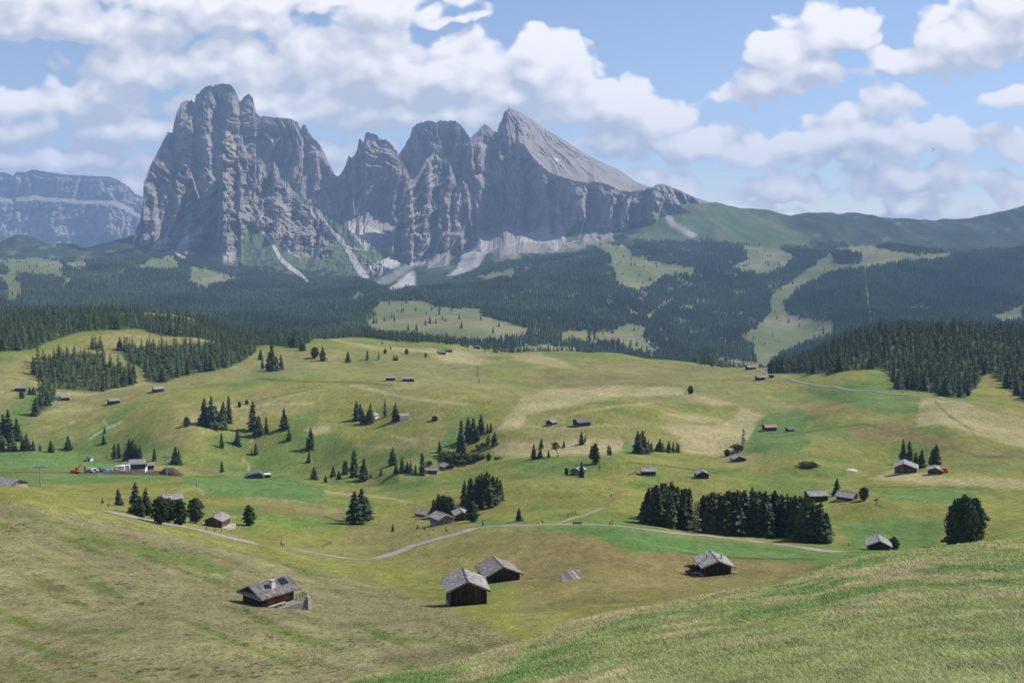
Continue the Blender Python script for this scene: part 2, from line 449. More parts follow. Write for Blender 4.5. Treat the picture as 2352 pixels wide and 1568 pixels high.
# clearings in the forest of the far slopes
CLEAR = [
 [(-300,585),(0,595),(87,592),(140,600),(150,632),(172,647),(150,657),(135,667),(148,640),(45,630),(40,642),(55,655),(50,682),(28,700),(17,692),(15,655),(0,640),(-300,640)],
 [(150,602),(195,597),(202,613),(175,620),(150,614)], [(345,595),(395,588),(412,602),(405,618),(350,622),(310,618)], [(265,627),(290,615),(292,624),(270,631)],
 [(437,610),(500,625),(560,640),(530,648),(490,655),(475,667),(450,660),(430,645),(440,630)],
 [(839,739),(864,724),(850,715),(877,692),(909,689),(987,692),(1002,704),(1107,709),(1110,724),(1177,744),(1227,754),(1200,780),(1100,790),(850,770)],
 [(1067,642),(1127,627),(1202,609),(1252,597),(1237,604),(1189,619),(1177,642),(1127,644)],
 [(1150,688),(1180,675),(1225,665),(1215,672),(1170,688)], [(1222,707),(1265,695),(1260,702),(1232,710)], [(1170,737),(1212,724),(1216,731),(1180,740)],
 [(1351,565),(1401,558),(1436,565),(1456,585),(1526,605),(1601,615),(1596,630),(1526,635),(1496,660),(1456,670),(1416,650),(1401,615),(1406,590),(1366,570)],
 [(1706,565),(1776,560),(1826,590),(1801,615),(1751,635),(1676,615),(1716,595)],
 [(1926,570),(1976,563),(2026,570),(2101,583),(2216,580),(2176,595),(2101,600),(2001,615),(1926,622),(1891,637),(1841,660),(1806,690),(1806,715),(1836,728),(1916,738),(1915,768),(1891,775),(1826,800),(1796,815),(1776,850),(1741,850),(1725,800),(1701,770),(1736,750),(1771,718),(1771,683),(1790,660),(1826,640),(1876,603)],
 [(1406,760),(1441,743),(1496,753),(1478,761),(1481,780),(1525,812),(1450,812),(1421,790),(1356,790),(1353,768)],
 [(1286,760),(1351,758),(1353,790),(1290,790)], [(1650,832),(1690,822),(1745,838),(1745,860),(1660,850)],
 [(1140,800),(1260,790),(1330,800),(1330,820),(1140,815)], [(460,590),(520,585),(545,600),(500,608)], [(690,705),(722,702),(718,708),(694,709)], [(800,690),(822,668),(840,675),(815,700)],
 [(1575,762),(1635,752),(1628,763),(1580,768)], [(2090,705),(2125,700),(2120,712),(2095,715)], [(2280,725),(2352,700),(2352,735),(2300,745)], [(1462,690),(1485,672),(1490,680),(1470,696)],
 [(1480,728),(1520,700),(1500,735)], [(1240,742),(1275,720),(1268,738)], [(1550,706),(1600,700),(1590,712)]]
CLEAR_HOLE = [[(1912,597),(1915,582),(1940,576),(1975,585),(1982,600),(1950,609),(1925,607)], [(-50,612),(12,612),(22,624),(10,629),(-50,629)]]
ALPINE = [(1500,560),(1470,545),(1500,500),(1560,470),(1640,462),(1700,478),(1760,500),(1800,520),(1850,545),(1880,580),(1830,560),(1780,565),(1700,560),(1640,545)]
def clear_mask(px, py):
    wx = px + 13 * fbm(px / 20, py / 11, 4, 8, .6); wy = py + 8 * fbm(px / 20 + 9, py / 11, 4, 9, .6)
    m = np.zeros(px.shape)
    for P in CLEAR: m = np.maximum(m, patch(wx, wy, P, 2.5))
    for P in CLEAR_HOLE: m = np.minimum(m, 1 - patch(wx, wy, P, 2.5))
    m = np.maximum(m, strip(px, py, [(1986,618),(1990,650),(1995,700),(2003,752)], 5, 6, 2))
    m = np.maximum(m, strip(px, py, [(1430,774),(1462,774),(1492,786),(1524,806)], 5, 6, 2))
    # thin openings sprinkled through the wood
    sp = fbm(px / 42, py / 13, 4, 21)
    m = np.maximum(m, 0.85 * sstep(0.17, 0.23, sp) * sstep(1130, 1230, px) * sstep(1900, 1700, px))
    m = np.maximum(m, 0.8 * sstep(0.20, 0.28, sp) * sstep(640, 615, py) * sstep(450, 400, px))
    m = np.maximum(m, 0.7 * sstep(0.34, 0.42, sp))
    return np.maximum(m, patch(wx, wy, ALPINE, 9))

GREEN_FIELDS = [[(-400,1030),(0,1037),(100,1042),(200,1047),(280,1056),(330,1070),(250,1080),(0,1083),(-400,1083)], [(-400,1088),(0,1090),(250,1087),(400,1092),(390,1100),(170,1112),(0,1114),(-400,1110)],
 [(420,1090),(620,1094),(690,1106),(742,1120),(748,1140),(720,1152),(640,1148),(500,1138),(440,1116),(420,1100)],
 [(1180,1211),(1330,1207),(1420,1211),(1520,1224),(1700,1243),(1800,1257),(1950,1275),(2060,1272),(2000,1285),(1850,1285),(1700,1275),(1560,1265),(1470,1265),(1420,1250),(1380,1232),(1300,1218)],
 [(1740,975),(1760,950),(1830,935),(1880,962),(1850,980),(1845,1000),(1868,1008),(1840,1035),(1760,1045),(1710,1035),(1722,1005)],
 [(1850,893),(2112,910),(2105,945),(2040,955),(1950,930),(1880,912)], [(1930,880),(2050,890),(2050,902),(1940,894)],
 [(1015,1010),(1035,975),(1052,985),(1057,1010),(1015,1040),(985,1060)], [(1060,1195),(1110,1190),(1180,1196),(1230,1200),(1120,1206)], [(1440,1010),(1480,1040),(1440,1045),(1428,1030)],
 [(2000,1125),(2180,1120),(2250,1135),(2200,1160),(2050,1150)], [(1930,1210),(2050,1180),(2170,1200),(2150,1250),(2080,1260),(1960,1255)], [(205,1008),(230,980),(270,945),(310,940),(275,965),(240,1000)]]
TAN = [[(1200,910),(1280,893),(1400,884),(1560,890),(1590,905),(1680,925),(1640,932),(1560,908),(1420,910),(1330,930),(1210,950),(1190,985),(1140,990),(1180,940)],
 [(1520,945),(1640,957),(1660,965),(1620,970),(1540,955)], [(1500,978),(1640,975),(1700,960),(1735,975),(1730,1000),(1685,1036),(1640,1047),(1570,1040),(1560,1005),(1530,985)],
 [(1135,1015),(1250,1012),(1430,1006),(1432,1030),(1400,1044),(1180,1048),(1130,1040)], [(2118,915),(2200,918),(2300,955),(2500,985),(2500,1050),(2352,1030),(2250,1000),(2160,975),(2105,978),(2108,945)],
 [(990,818),(1050,800),(1080,815),(1150,833),(1090,838),(1020,830)], [(1176,812),(1240,812),(1300,830),(1330,848),(1270,842),(1180,826)], [(2050,1080),(2180,1095),(2400,1100),(2400,1125),(2200,1115),(2040,1105),(1990,1100)],
 [(760,975),(700,985),(715,1000),(760,992)], [(1700,935),(1740,945),(1760,955),(1730,972),(1690,960)]]
TANSTR = [([(730,770),(800,787),(870,800),(1000,806)], 3, 8), ([(810,885),(900,905),(940,915),(1080,930)], 7, 4), ([(60,900),(200,905),(340,880)], 4, 6), ([(500,940),(620,930),(720,925)], 3, 6), ([(588,935),(660,910),(745,890)], 3, 3),
 ([(900,1000),(960,1010),(930,1030),(810,1022)], 5, 5), ([(1340,976),(1460,980)], 3, 2), ([(60,970),(120,945),(210,940)], 4, 4), ([(640,1110),(760,1130),(900,1145),(980,1160)], 5, 3), ([(1180,975),(1300,985),(1420,975)], 3, 3), ([(1250,960),(1320,950),(1400,935),(1500,925)], 4, 4)]
RED = [[(750,1245),(830,1207),(900,1187),(980,1180),(1060,1192),(1090,1210),(1050,1225),(950,1250),(880,1270),(800,1265),(760,1255)],
 [(880,1292),(1000,1245),(1090,1220),(1180,1214),(1300,1222),(1380,1238),(1420,1258),(1445,1273),(1560,1268),(1700,1287),(1850,1293),(1890,1300),(1780,1340),(1600,1390),(1400,1430),(1200,1445),(1185,1405),(1200,1370),(1130,1310),(980,1310)],
 [(1310,825),(1500,834),(1640,842),(1500,850),(1340,843)], [(1930,988),(2050,970),(2150,1002),(2352,1040),(2352,1056),(2200,1035),(2100,1015),(1980,1005)], [(1200,862),(1500,848),(1640,858),(1500,880),(1220,885)], [(560,1150),(760,1168),(800,1185),(620,1175)]]
LUSH_SHADE = [[(470,1005),(560,990),(640,995),(710,1000),(725,1040),(640,1088),(560,1085),(480,1062)],[(760,1052),(870,1032),(1000,1028),(1010,1078),(840,1096),(760,1105)],[(100,1000),(330,1005),(480,1040),(480,1075),(330,1062),(110,1040)],[(60,880),(110,905),(130,925),(70,1000),(0,1010),(0,960)],[(860,1090),(990,1095),(1000,1120),(880,1125)],[(1190,1060),(1400,1050),(1440,1075),(1300,1100),(1170,1095)],[(1900,1190),(2170,1195),(2180,1235),(1950,1240)],[(2160,1055),(2352,1062),(2352,1080),(2190,1078)]]
MOWN = [(-400,1140),(0,1150),(280,1197),(600,1278),(850,1335),(1000,1385),(1140,1445),(1190,1470),(1100,1500),(900,1580),(-400,1700)]
SOIL = [[(-200,1084),(60,1083.5),(160,1083),(250,1081),(330,1078),(410,1082),(408,1092),(300,1090),(200,1089),(160,1087),(60,1085.5),(-200,1085.5)]]

def tint(px, py, Y, x, y):
    """colour of plants and soil at a point of the ground, some shade painted in"""
    def blend(c, col, m): return c + (np.array(col)[None, :] - c) * np.clip(m, 0, 1)[:, None]
    n1 = fbm(x / 90, y / 160, 4, 31); n2 = fbm(x / 28, y / 45, 3, 32); n3 = fbm(x / 260, y / 420, 3, 33)
    c = np.tile(np.array([[0.175, 0.178, 0.047]]), (len(px), 1))
    c = blend(c, (0.120, 0.162, 0.040), sstep(0.0, 0.35, n1 + 0.5 * n2))
    c = blend(c, (0.225, 0.195, 0.080), sstep(0.02, 0.40, -n1 + 0.35 * n2) * sstep(420, 700, Y) * 0.75)
    c = blend(c, (0.200, 0.190, 0.075), sstep(0.05, 0.35, n3) * 0.7)
    wx = px + 9 * fbm(x / 22, y / 22, 3, 51); wy = py + 3.5 * fbm(x / 22, y / 22, 3, 52)
    for P in TAN: c = blend(c, (0.345, 0.285, 0.155), 0.85 * patch(wx, wy, P, 5) * (0.75 + 0.5 * n2))
    for P, a, b in TANSTR: c = blend(c, (0.345, 0.285, 0.150), 0.7 * strip(wx, wy, P, a, b, 3))
    for P in LUSH_SHADE: c = blend(c, (0.098, 0.142, 0.038), patch(wx, wy, P, 14) * (.7 + .8 * n2))  # greener grass, with the shade of the hollows painted into its colour
    for P in RED: c = blend(c, (0.188, 0.153, 0.062), patch(wx, wy, P, 9) * (0.72 + 0.9 * n1))
    for P in GREEN_FIELDS: c = blend(c, (0.088, 0.160, 0.045), 0.88 * patch(px + 5 * n2 + 3 * n1, py + 3 * n2, P, 3) * (.95 + .35 * n1))
    # the mown slope on the left: dry stubble with green tongues running down it
    near = Y < 300
    mo = patch(wx, wy, MOWN, 12) * near
    global LAST_MOWN; LAST_MOWN = mo
    c = c * np.where(Y < 1650, 1.17, 1.0)[:, None]
    c = blend(c, (0.225, 0.200, 0.105), 0.80 * mo)
    u = (px * 0.93 + py * 0.36); v = (py * 0.93 - px * 0.36)
    tong = fbm(u / 260, v / 34, 4, 61)
    c = blend(c, (0.140, 0.165, 0.048), mo * sstep(0.05, 0.42, tong) * 0.8)
    c = blend(c, (0.095, 0.135, 0.036), mo * sstep(0.26, 0.48, tong) * 0.5)
    c = blend(c, (0.155, 0.120, 0.070), mo * sstep(0.10, 0.45, fbm(u / 200 + 7, v / 30, 4, 63)) * 0.5)
    for P, w in (([(20,1180),(180,1215),(330,1262),(480,1308)], 16), ([(250,1245),(400,1270),(520,1312)], 26), ([(0,1420),(150,1450),(300,1450)], 8), ([(700,1475),(850,1460),(1000,1470),(1090,1490)], 14), ([(1120,1395),(1170,1420),(1200,1450)], 12)):
        c = blend(c, (0.112, 0.155, 0.040), mo * strip(wx, wy, P, w * 0.3, w, 9) * 0.9)
    # hay stubble and bare spots on the near hill
    nh = Y < 48
    hay = np.zeros(len(px))
    for P, a, b in (([(1176,1478),(1320,1432),(1500,1395),(1700,1352)], 44, 16), ([(1130,1500),(1330,1450)], 26, 20), ([(2080,1318),(2180,1328),(2260,1336)], 16, 22)): hay = np.maximum(hay, strip(px, py, P, a, b, 14))
    n5 = fbm(x / 1.6, y / 2.6, 4, 71); n6 = fbm(x / 6, y / 8, 3, 72)
    g = blend(np.tile(np.array([[0.235, 0.270, 0.095]]), (len(px), 1)), (0.330, 0.300, 0.150), sstep(0.02, 0.35, n5 + 0.6 * n6))
    g = blend(g, (0.130, 0.215, 0.052), sstep(0.02, 0.30, -n5 + 0.5 * n6))
    g = blend(g, (0.400, 0.300, 0.195), hay * (0.5 + 0.8 * n5))
    c = np.where(nh[:, None], g, c)
    # mowing and tractor lines
    for P, ax, ay, per, am in ((TAN[4], 1.0, .28, 8.5, .16), ([(2040,1082),(2180,1095),(2420,1098),(2420,1245),(2190,1262),(2130,1180),(2010,1120)], .30, 1.0, 8.0, .11), (TAN[0], .25, 1.0, 6.0, .13), ([(230,1090),(420,1092),(600,1130),(740,1160),(560,1180),(350,1140)], .12, 1.0, 5.5, .10), ([(870,1140),(1000,1150),(1060,1180),(960,1185),(860,1190)], .45, 1.0, 6.0, .10), ([(1190,1140),(1460,1090),(1470,1190),(1290,1200)], -.15, 1.0, 7.0, .07)):
        ph = (px * ax + py * ay + 7 * fbm(px / 70, py / 50, 2, 98)) * 2 * pi / per
        c = c * (1 + (am * np.sin(ph) * patch(px, py, P, 8) * (Y > 60) * (.6 + .8 * n2))[:, None])
    # far slopes
    far = sstep(1650, 2200, Y)
    cm = np.zeros(len(px)); fs = Y > 1600
    if fs.any(): cm[fs] = clear_mask(px[fs], py[fs])
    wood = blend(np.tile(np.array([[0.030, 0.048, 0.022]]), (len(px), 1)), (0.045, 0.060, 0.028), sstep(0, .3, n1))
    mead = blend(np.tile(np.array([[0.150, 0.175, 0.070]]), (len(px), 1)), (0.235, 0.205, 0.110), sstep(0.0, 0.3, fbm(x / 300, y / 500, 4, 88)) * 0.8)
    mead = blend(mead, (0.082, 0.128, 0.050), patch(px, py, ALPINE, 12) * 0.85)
    ridgev = fbm(x / 260, y / 700, 4, 89); wood = blend(wood, (0.070, 0.105, 0.045), sstep(5600, 6400, Y) * sstep(0.0, .3, ridgev) * .8); mead = blend(mead, (0.17, 0.15, 0.10), patch(px, py, ALPINE, 12) * sstep(.15, .4, ridgev) * .6)  # back right ridge: cloud shadow over grass and trees painted as dark wood tone
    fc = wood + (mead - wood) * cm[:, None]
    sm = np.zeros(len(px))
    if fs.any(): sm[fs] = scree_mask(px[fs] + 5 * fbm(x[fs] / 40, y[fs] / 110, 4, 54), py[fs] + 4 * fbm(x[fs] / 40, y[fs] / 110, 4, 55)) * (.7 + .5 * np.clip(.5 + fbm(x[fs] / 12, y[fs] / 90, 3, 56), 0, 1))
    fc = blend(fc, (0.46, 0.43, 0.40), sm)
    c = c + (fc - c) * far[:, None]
    # forest floor under the two wooded hills
    hf = (Y > 780) & (Y < 1700)
    if hf.any():
        w = np.zeros(len(px))
        for P in HILLWOOD: w[hf] = np.maximum(w[hf], patch(px[hf], py[hf], P, 3))
        c = blend(c, (0.060, 0.075, 0.030), w * 0.85)
    for P in SOIL: c = blend(c, (0.105, 0.072, 0.055), patch(px, py, P, 2) * (Y < 900))
    # worn tracks and ditches
    for P, w, col in TRACKS: c = blend(c, col, strip(px, py, P, w, w, 1.0) * (Y > 200) * (Y < 1700))
    c = np.where(nh[:, None], c * 1.12, c)
    return np.clip(c, 0.01, 0.8)

TRACKS = [([(410,1072),(470,1078),(545,1089)], 3, (.24,.19,.11)), ([(203,1010),(225,995),(246,984),(280,968)], 3, (.40,.36,.28)), ([(238,966),(250,980)], 2, (.36,.33,.24)), ([(150,972),(200,965)], 2, (.34,.31,.2)),
 ([(448,1117),(458,1122),(470,1136)], 3, (.33,.28,.17)), ([(560,1141),(650,1148),(740,1160),(800,1176)], 3, (.25,.20,.11)), ([(588,920),(640,910),(745,888)], 2, (.13,.12,.05)),
 ([(575,1000),(580,1012),(574,1028)], 2.5, (.3,.26,.16)), ([(558,1050),(560,1058),(570,1066),(572,1084)], 3.5, (.33,.27,.17)), ([(588,870),(700,876),(820,878),(900,885)], 3, (.11,.12,.045)),
 ([(1098,840),(1097,862),(1102,880)], 3, (.09,.11,.04)), ([(1440,1061),(1540,1070),(1640,1085),(1700,1078)], 2.5, (.10,.11,.045)), ([(2147,920),(2180,955),(2230,985),(2245,1012),(2300,1035),(2352,1052)], 3.5, (.15,.15,.06)),
 ([(1780,1005),(1900,985),(1985,972),(2030,985)], 3, (.10,.11,.045)), ([(2190,1030),(2250,1050),(2330,1048)], 3, (.11,.12,.05)), ([(1388,1166),(1400,1150),(1425,1135)], 6, (.2,.165,.085)), ([(1405,1138),(1440,1125)], 4, (.2,.15,.08)),
 ([(1990,1118),(2130,1118),(2230,1122)], 2, (.10,.11,.04)), ([(1560,1267),(1650,1278),(1760,1283),(1870,1284)], 3, (.08,.085,.03)), ([(745,1185),(770,1194),(785,1196)], 3, (.10,.08,.04)), ([(760,1245),(740,1255)], 4, (.1,.1,.04))]
HILLWOOD = [
 [(-300,700),(-300,800),(0,806),(37,806),(87,800),(105,786),(150,773),(190,761),(265,757),(325,756),(372,772),(450,775),(530,790),(580,800),(610,792),(690,800),(730,772),(735,755),(600,752),(500,742),(400,728),(300,718),(150,716),(0,718)],
 [(72,838),(75,863),(100,878),(112,893),(155,895),(237,899),(270,890),(310,885),(310,850),(275,842),(243,835),(240,815),(180,808),(150,815),(100,825)],
 [(275,805),(290,830),(315,842),(335,850),(332,875),(375,880),(415,865),(462,855),(525,845),(560,828),(590,806),(520,790),(450,790),(370,795),(330,800),(300,795)],
 [(208,795),(238,795),(238,806),(208,806)], [(70,950),(80,955),(110,935),(128,912),(128,895),(90,890),(88,915),(75,935)],
 [(735,766),(735,774),(838,775),(938,786),(1003,785),(1085,788),(1125,776),(1180,770),(1180,762),(1000,764)],
 [(1764,850),(1771,858),(1849,858),(1904,862),(1939,850),(2014,848),(2045,865),(2059,897),(2099,898),(2134,900),(2174,910),(2219,914),(2239,890),(2264,858),(2290,870),(2320,900),(2360,925),(2700,925),(2700,745),(2352,752),(2200,745),(2100,745),(2000,757),(1900,790),(1830,820)]]
# ---- ground sheet
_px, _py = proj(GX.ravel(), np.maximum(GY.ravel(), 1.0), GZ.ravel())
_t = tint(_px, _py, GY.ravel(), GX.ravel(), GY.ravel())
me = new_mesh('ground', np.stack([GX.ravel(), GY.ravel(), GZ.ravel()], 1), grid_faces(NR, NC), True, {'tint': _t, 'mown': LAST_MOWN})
m, nt, b = mat('meadow'); k = N(nt); co = k.objco()
at = k.n('ShaderNodeAttribute', attribute_name='tint')
f1 = k.maprange(k.noise(co, 0.035, 4, 0.6), 0.3, 0.7, 0.84, 1.16)
f2 = k.maprange(k.noise(k.mapping(co, rot=(0, 0, -0.35), sc=(1.0, 0.30, 0.6)), 0.55, 5, 0.7), 0.3, 0.7, 0.74, 1.26)
f3 = k.maprange(k.noise(k.mapping(co, sc=(1.0, 0.38, 0.6)), 3.2, 4, 0.75), 0.3, 0.7, 0.60, 1.40)
f4 = k.maprange(k.noise(k.mapping(co, rot=(0, 0, 0.3), sc=(1.0, 0.5, 0.6)), 0.15, 4, 0.65), 0.3, 0.7, 0.84, 1.16)
f1 = k.math('MULTIPLY', f1, f4)
# tussocks left standing and hoof prints
tu = k.noise(k.mapping(co, rot=(0, 0, 0.2), sc=(1.0, 0.45, 1.0)), 0.9, 3, 0.6)
tm = k.maprange(tu, 0.60, 0.70, 1.0, 0.62)
mw = k.n('ShaderNodeAttribute', attribute_name='mown')
sp = k.noise(k.mapping(co, rot=(0, 0, 0.15), sc=(1.0, 0.42, 1.0)), 1.25, 2, 0.6); cl = k.maprange(k.noise(k.mapping(co, rot=(0, 0, 0.35), sc=(0.5, 1.2, 1)), 0.10, 3), 0.44, 0.58, 0, 1)
spk = k.maprange(k.math('MULTIPLY', k.maprange(sp, 0.56, 0.63, 0, 1), k.math('MULTIPLY', cl, mw.outputs['Fac'])), 0, 1, 1.0, 0.45)
tm = k.math('MULTIPLY', tm, spk)
c = k.scale_col(at.outputs['Color'], k.math('MULTIPLY', k.math('MULTIPLY', f1, f2), k.math('MULTIPLY', f3, tm)))
k.l(c, b.inputs['Base Color']); b.inputs['Roughness'].default_value = 0.95; b.inputs['Specular IOR Level'].default_value = 0.05
k.l(k.bump(k.math('ADD', f3, k.math('MULTIPLY', f2, 1.5)), 0.55, 0.25), b.inputs['Normal'])
MEADOW = m
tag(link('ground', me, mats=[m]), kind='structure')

def drape(name, pts, width, material, lift=0.06, step=1.2, ymin=60, jitter=0.7):
    """a road or path laid on the ground through the points seen at these pixels"""
    W = [hit(x, y, ymin) for x, y in pts]
    P = np.array([(q[0], q[1]) for q in W]); d = np.r_[0, np.cumsum(np.hypot(*np.diff(P, axis=0).T))]
    n = max(3, int(d[-1] / step)); t = np.linspace(0, d[-1], n)
    mx = pchip_slopes(d, P); X = pchip_eval(d, P[:, 0], mx[:, 0], t); Y = pchip_eval(d, P[:, 1], mx[:, 1], t)
    tx = np.gradient(X); ty = np.gradient(Y); L = np.hypot(tx, ty) + 1e-9; nx, ny = -ty / L, tx / L
    V = []; 
    jl = jitter * fbm(t / 5, t * 0, 3, 5); jr = jitter * fbm(t / 5, t * 0 + 7, 3, 6)
    offs = np.array([-.5, -.25, 0, .25, .5])
    for o in offs:
        w = width * o + (jl if o < -.4 else 0) + (jr if o > .4 else 0)
        xx = X + nx * w; yy = Y + ny * w
        V.append(np.stack([xx, yy, gz(xx, yy) + lift - (0.5 if abs(o) > .45 else 0) * 0], 1))
    V = np.stack(V, 1).reshape(-1, 3)
    o = link(name, new_mesh(name, V, grid_faces(n, 5), True), mats=[material])
    return tag(o, kind='structure')

def gravel(name, col):
    m, nt, b = mat(name); k = N(nt); co = k.objco()
    f = k.math('MULTIPLY', k.maprange(k.noise(co, 0.5, 4, 0.65), 0.3, 0.7, 0.8, 1.2), k.maprange(k.noise(co, 7, 3, 0.7), 0.3, 0.7, 0.8, 1.2))
    k.l(k.scale_col(col, f), b.inputs['Base Color']); b.inputs['Roughness'].default_value = 0.95
    return m
GRAVEL = gravel('gravel', (0.30, 0.265, 0.245)); PALEPATH = gravel('pale_gravel', (0.29, 0.27, 0.22)); EARTH = gravel('earth_path', (0.30, 0.245, 0.165))
ROAD1 = [(240,1172),(275,1181),(310,1187.5),(360,1198),(410,1207),(450,1214.5),(500,1227),(550,1240),(592,1248)]
ROAD2 = [(667,1259),(720,1268.5),(770,1278),(815,1284),(850,1284),(890,1275),(950,1253),(1010,1236),(1060,1223),(1090,1213),(1130,1209),(1200,1206.5),(1260,1204.5),(1330,1204),(1400,1206),(1450,1211),(1520,1220),(1600,1228.5),(1660,1234.5),(1720,1240.5),(1790,1250),(1860,1259),(1930,1268)]
drape('road', ROAD1, 5.2, GRAVEL, 0.07)
drape('road', ROAD2, 5.0, GRAVEL, 0.07)
drape('path', [(1278,1202),(1310,1192),(1350,1180),(1388,1165)], 1.5, EARTH, 0.06)
drape('path', [(1738,848),(1752,853),(1770,863),(1820,872),(1850,880),(1900,888),(1960,896),(2040,903.5),(2100,907),(2160,913),(2240,926),(2290,935)], 2.7, PALEPATH, 0.25, 4, 500)
drape('path', [(1430,772),(1460,774),(1490,785.5),(1521,805)], 9, PALEPATH, 1.2, 12, 1700, 1.0)
drape('path', [(1655,826),(1700,833),(1735,845)], 9, PALEPATH, 1.2, 12, 1700, 1.0)
# ================================================================== MOUNTAINS
WARM = [[(513,302),(530,300),(545,330),(548,350),(530,372),(520,395),(511,400),(508,340)], [(352,400),(368,350),(385,340),(390,400),(380,450),(355,430)],
 [(1336,500),(1330,450),(1350,430),(1345,470)], [(1401,528),(1405,470),(1420,455),(1425,500),(1408,532)], [(1003,505),(1008,430),(1030,440),(1020,495),(995,520)],
 [(720,560),(728,550),(735,562),(722,572)], [(930,420),(950,395),(955,410),(938,440)], [(840,335),(850,310),(865,330),(860,370)], [(750,400),(768,405),(765,430),(748,430)], [(400,535),(415,480),(430,470),(425,510)]]
GREENS = [[(569,517),(606,529),(644,564),(664,577),(719,594),(751,594),(764,564),(752,525),(742,500),(735,487),(755,490),(794,517),(844,559),(864,569),(830,590),(840,625),(830,660),(560,660),(560,600),(540,590)],
 [(1299,520),(1330,500),(1342,510),(1346,535),(1332,560),(1300,560)], [(1446,540),(1489,523),(1539,515),(1590,545),(1539,560),(1440,560)], [(1030,585),(1045,560),(1062,590),(1045,615),(1030,630)],
 [(830,580),(880,575),(905,590),(850,610)], [(1509,483),(1530,490),(1548,512),(1520,510)], [(640,440),(700,455),(735,478),(700,470),(665,450)], [(420,572),(480,560),(520,585),(470,595)]]
SNOW = [[(612,313),(622,318),(646,316),(636,326),(629,338),(623,328)], [(1266,360),(1277,364),(1284,368),(1280,371),(1268,364)], [(1002,277),(1004,277),(1006,315),(1003,315)], [(1003,330),(1005,330),(1006,350),(1004,350)]]

def rock_tint(px, py, Y, steep, X, Z, green_y):
    """colour of bare rock, its stains, scree and turf"""
    n = len(px)
    c = np.tile(np.array([[0.305, 0.265, 0.238]]), (n, 1))
    def bl(c, col, m): return c + (np.array(col)[None, :] - c) * np.clip(m, 0, 1)[:, None]
    s = fbm((X + 60 * fbm(X / 150, Z / 150, 3, 110)) / 60, Z / 210, 4, 101); s2 = fbm(X / 160, Z / 160, 4, 102); bed = fbm(X / 900, Z / 16, 3, 103)
    c = bl(c, (0.165, 0.147, 0.138), sstep(0.0, 0.4, s) * 0.8)
    c = bl(c, (0.13, 0.128, 0.13), sstep(0.1, 0.5, fbm((X + 25 * fbm(X / 60, Z / 60, 2, 111)) / 17, Z / 150, 3, 112)) * .6)
    c = bl(c, (0.33, 0.275, 0.22), sstep(0.08, 0.4, s2) * 0.6)
    c = bl(c, (0.20, 0.195, 0.20), sstep(0.1, 0.4, bed) * 0.35)
    wx = px + 5 * fbm(px / 9, py / 14, 3, 105); wy = py + 5 * fbm(px / 9 + 5, py / 14, 3, 106)
    for P in WARM: c = bl(c, (0.44, 0.33, 0.24), 0.75 * patch(wx, wy, P, 5))
    # scree on every ledge flat enough to hold it
    c = bl(c, (0.31, 0.275, 0.25), sstep(1.15, 0.75, steep + 0.5 * s2) * 0.75)
    g = np.zeros(n)
    for P in GREENS: g = np.maximum(g, patch(wx, wy, P, 5))
    gy = np.interp(px, [p[0] for p in green_y], [p[1] for p in green_y])
    gl = sstep(-14, 14, py - gy + 22 * fbm(px / 30, py / 16, 3, 107))
    c = bl(c, (0.105, 0.140, 0.062), np.maximum(0.95 * g, 0.9 * gl))
    c = bl(c, (0.028, 0.048, 0.024), gl * sstep(0.0, 0.2, fbm(px / 22, py / 9, 4, 108) + (py - gy - 12) / 60))
    c = bl(c, (0.47, 0.43, 0.395), 1.1 * scree_mask(wx * .5 + px * .5, wy * .5 + py * .5) * (.75 + .6 * np.clip(.5 + fbm(X / 26, Z / 90, 3, 109), 0, 1)))
    for P in SNOW: c = bl(c, (0.80, 0.80, 0.82), patch(px, py, P, 1.2))
    return c

GREENLINE = [(200,570),(345,574),(420,578),(470,604),(540,606),(560,590),(600,590),(660,600),(750,604),(830,640),(900,672),(960,660),(1030,642),(1080,628),(1120,595),(1180,586),(1260,590),(1340,562),(1440,552),(1560,548),(1600,520),(1640,478),(1700,455),(1800,455)]

def lerp_line(P, q, k=1):
    P = np.asarray(P, float); return np.interp(q, P[:, 0], P[:, k])

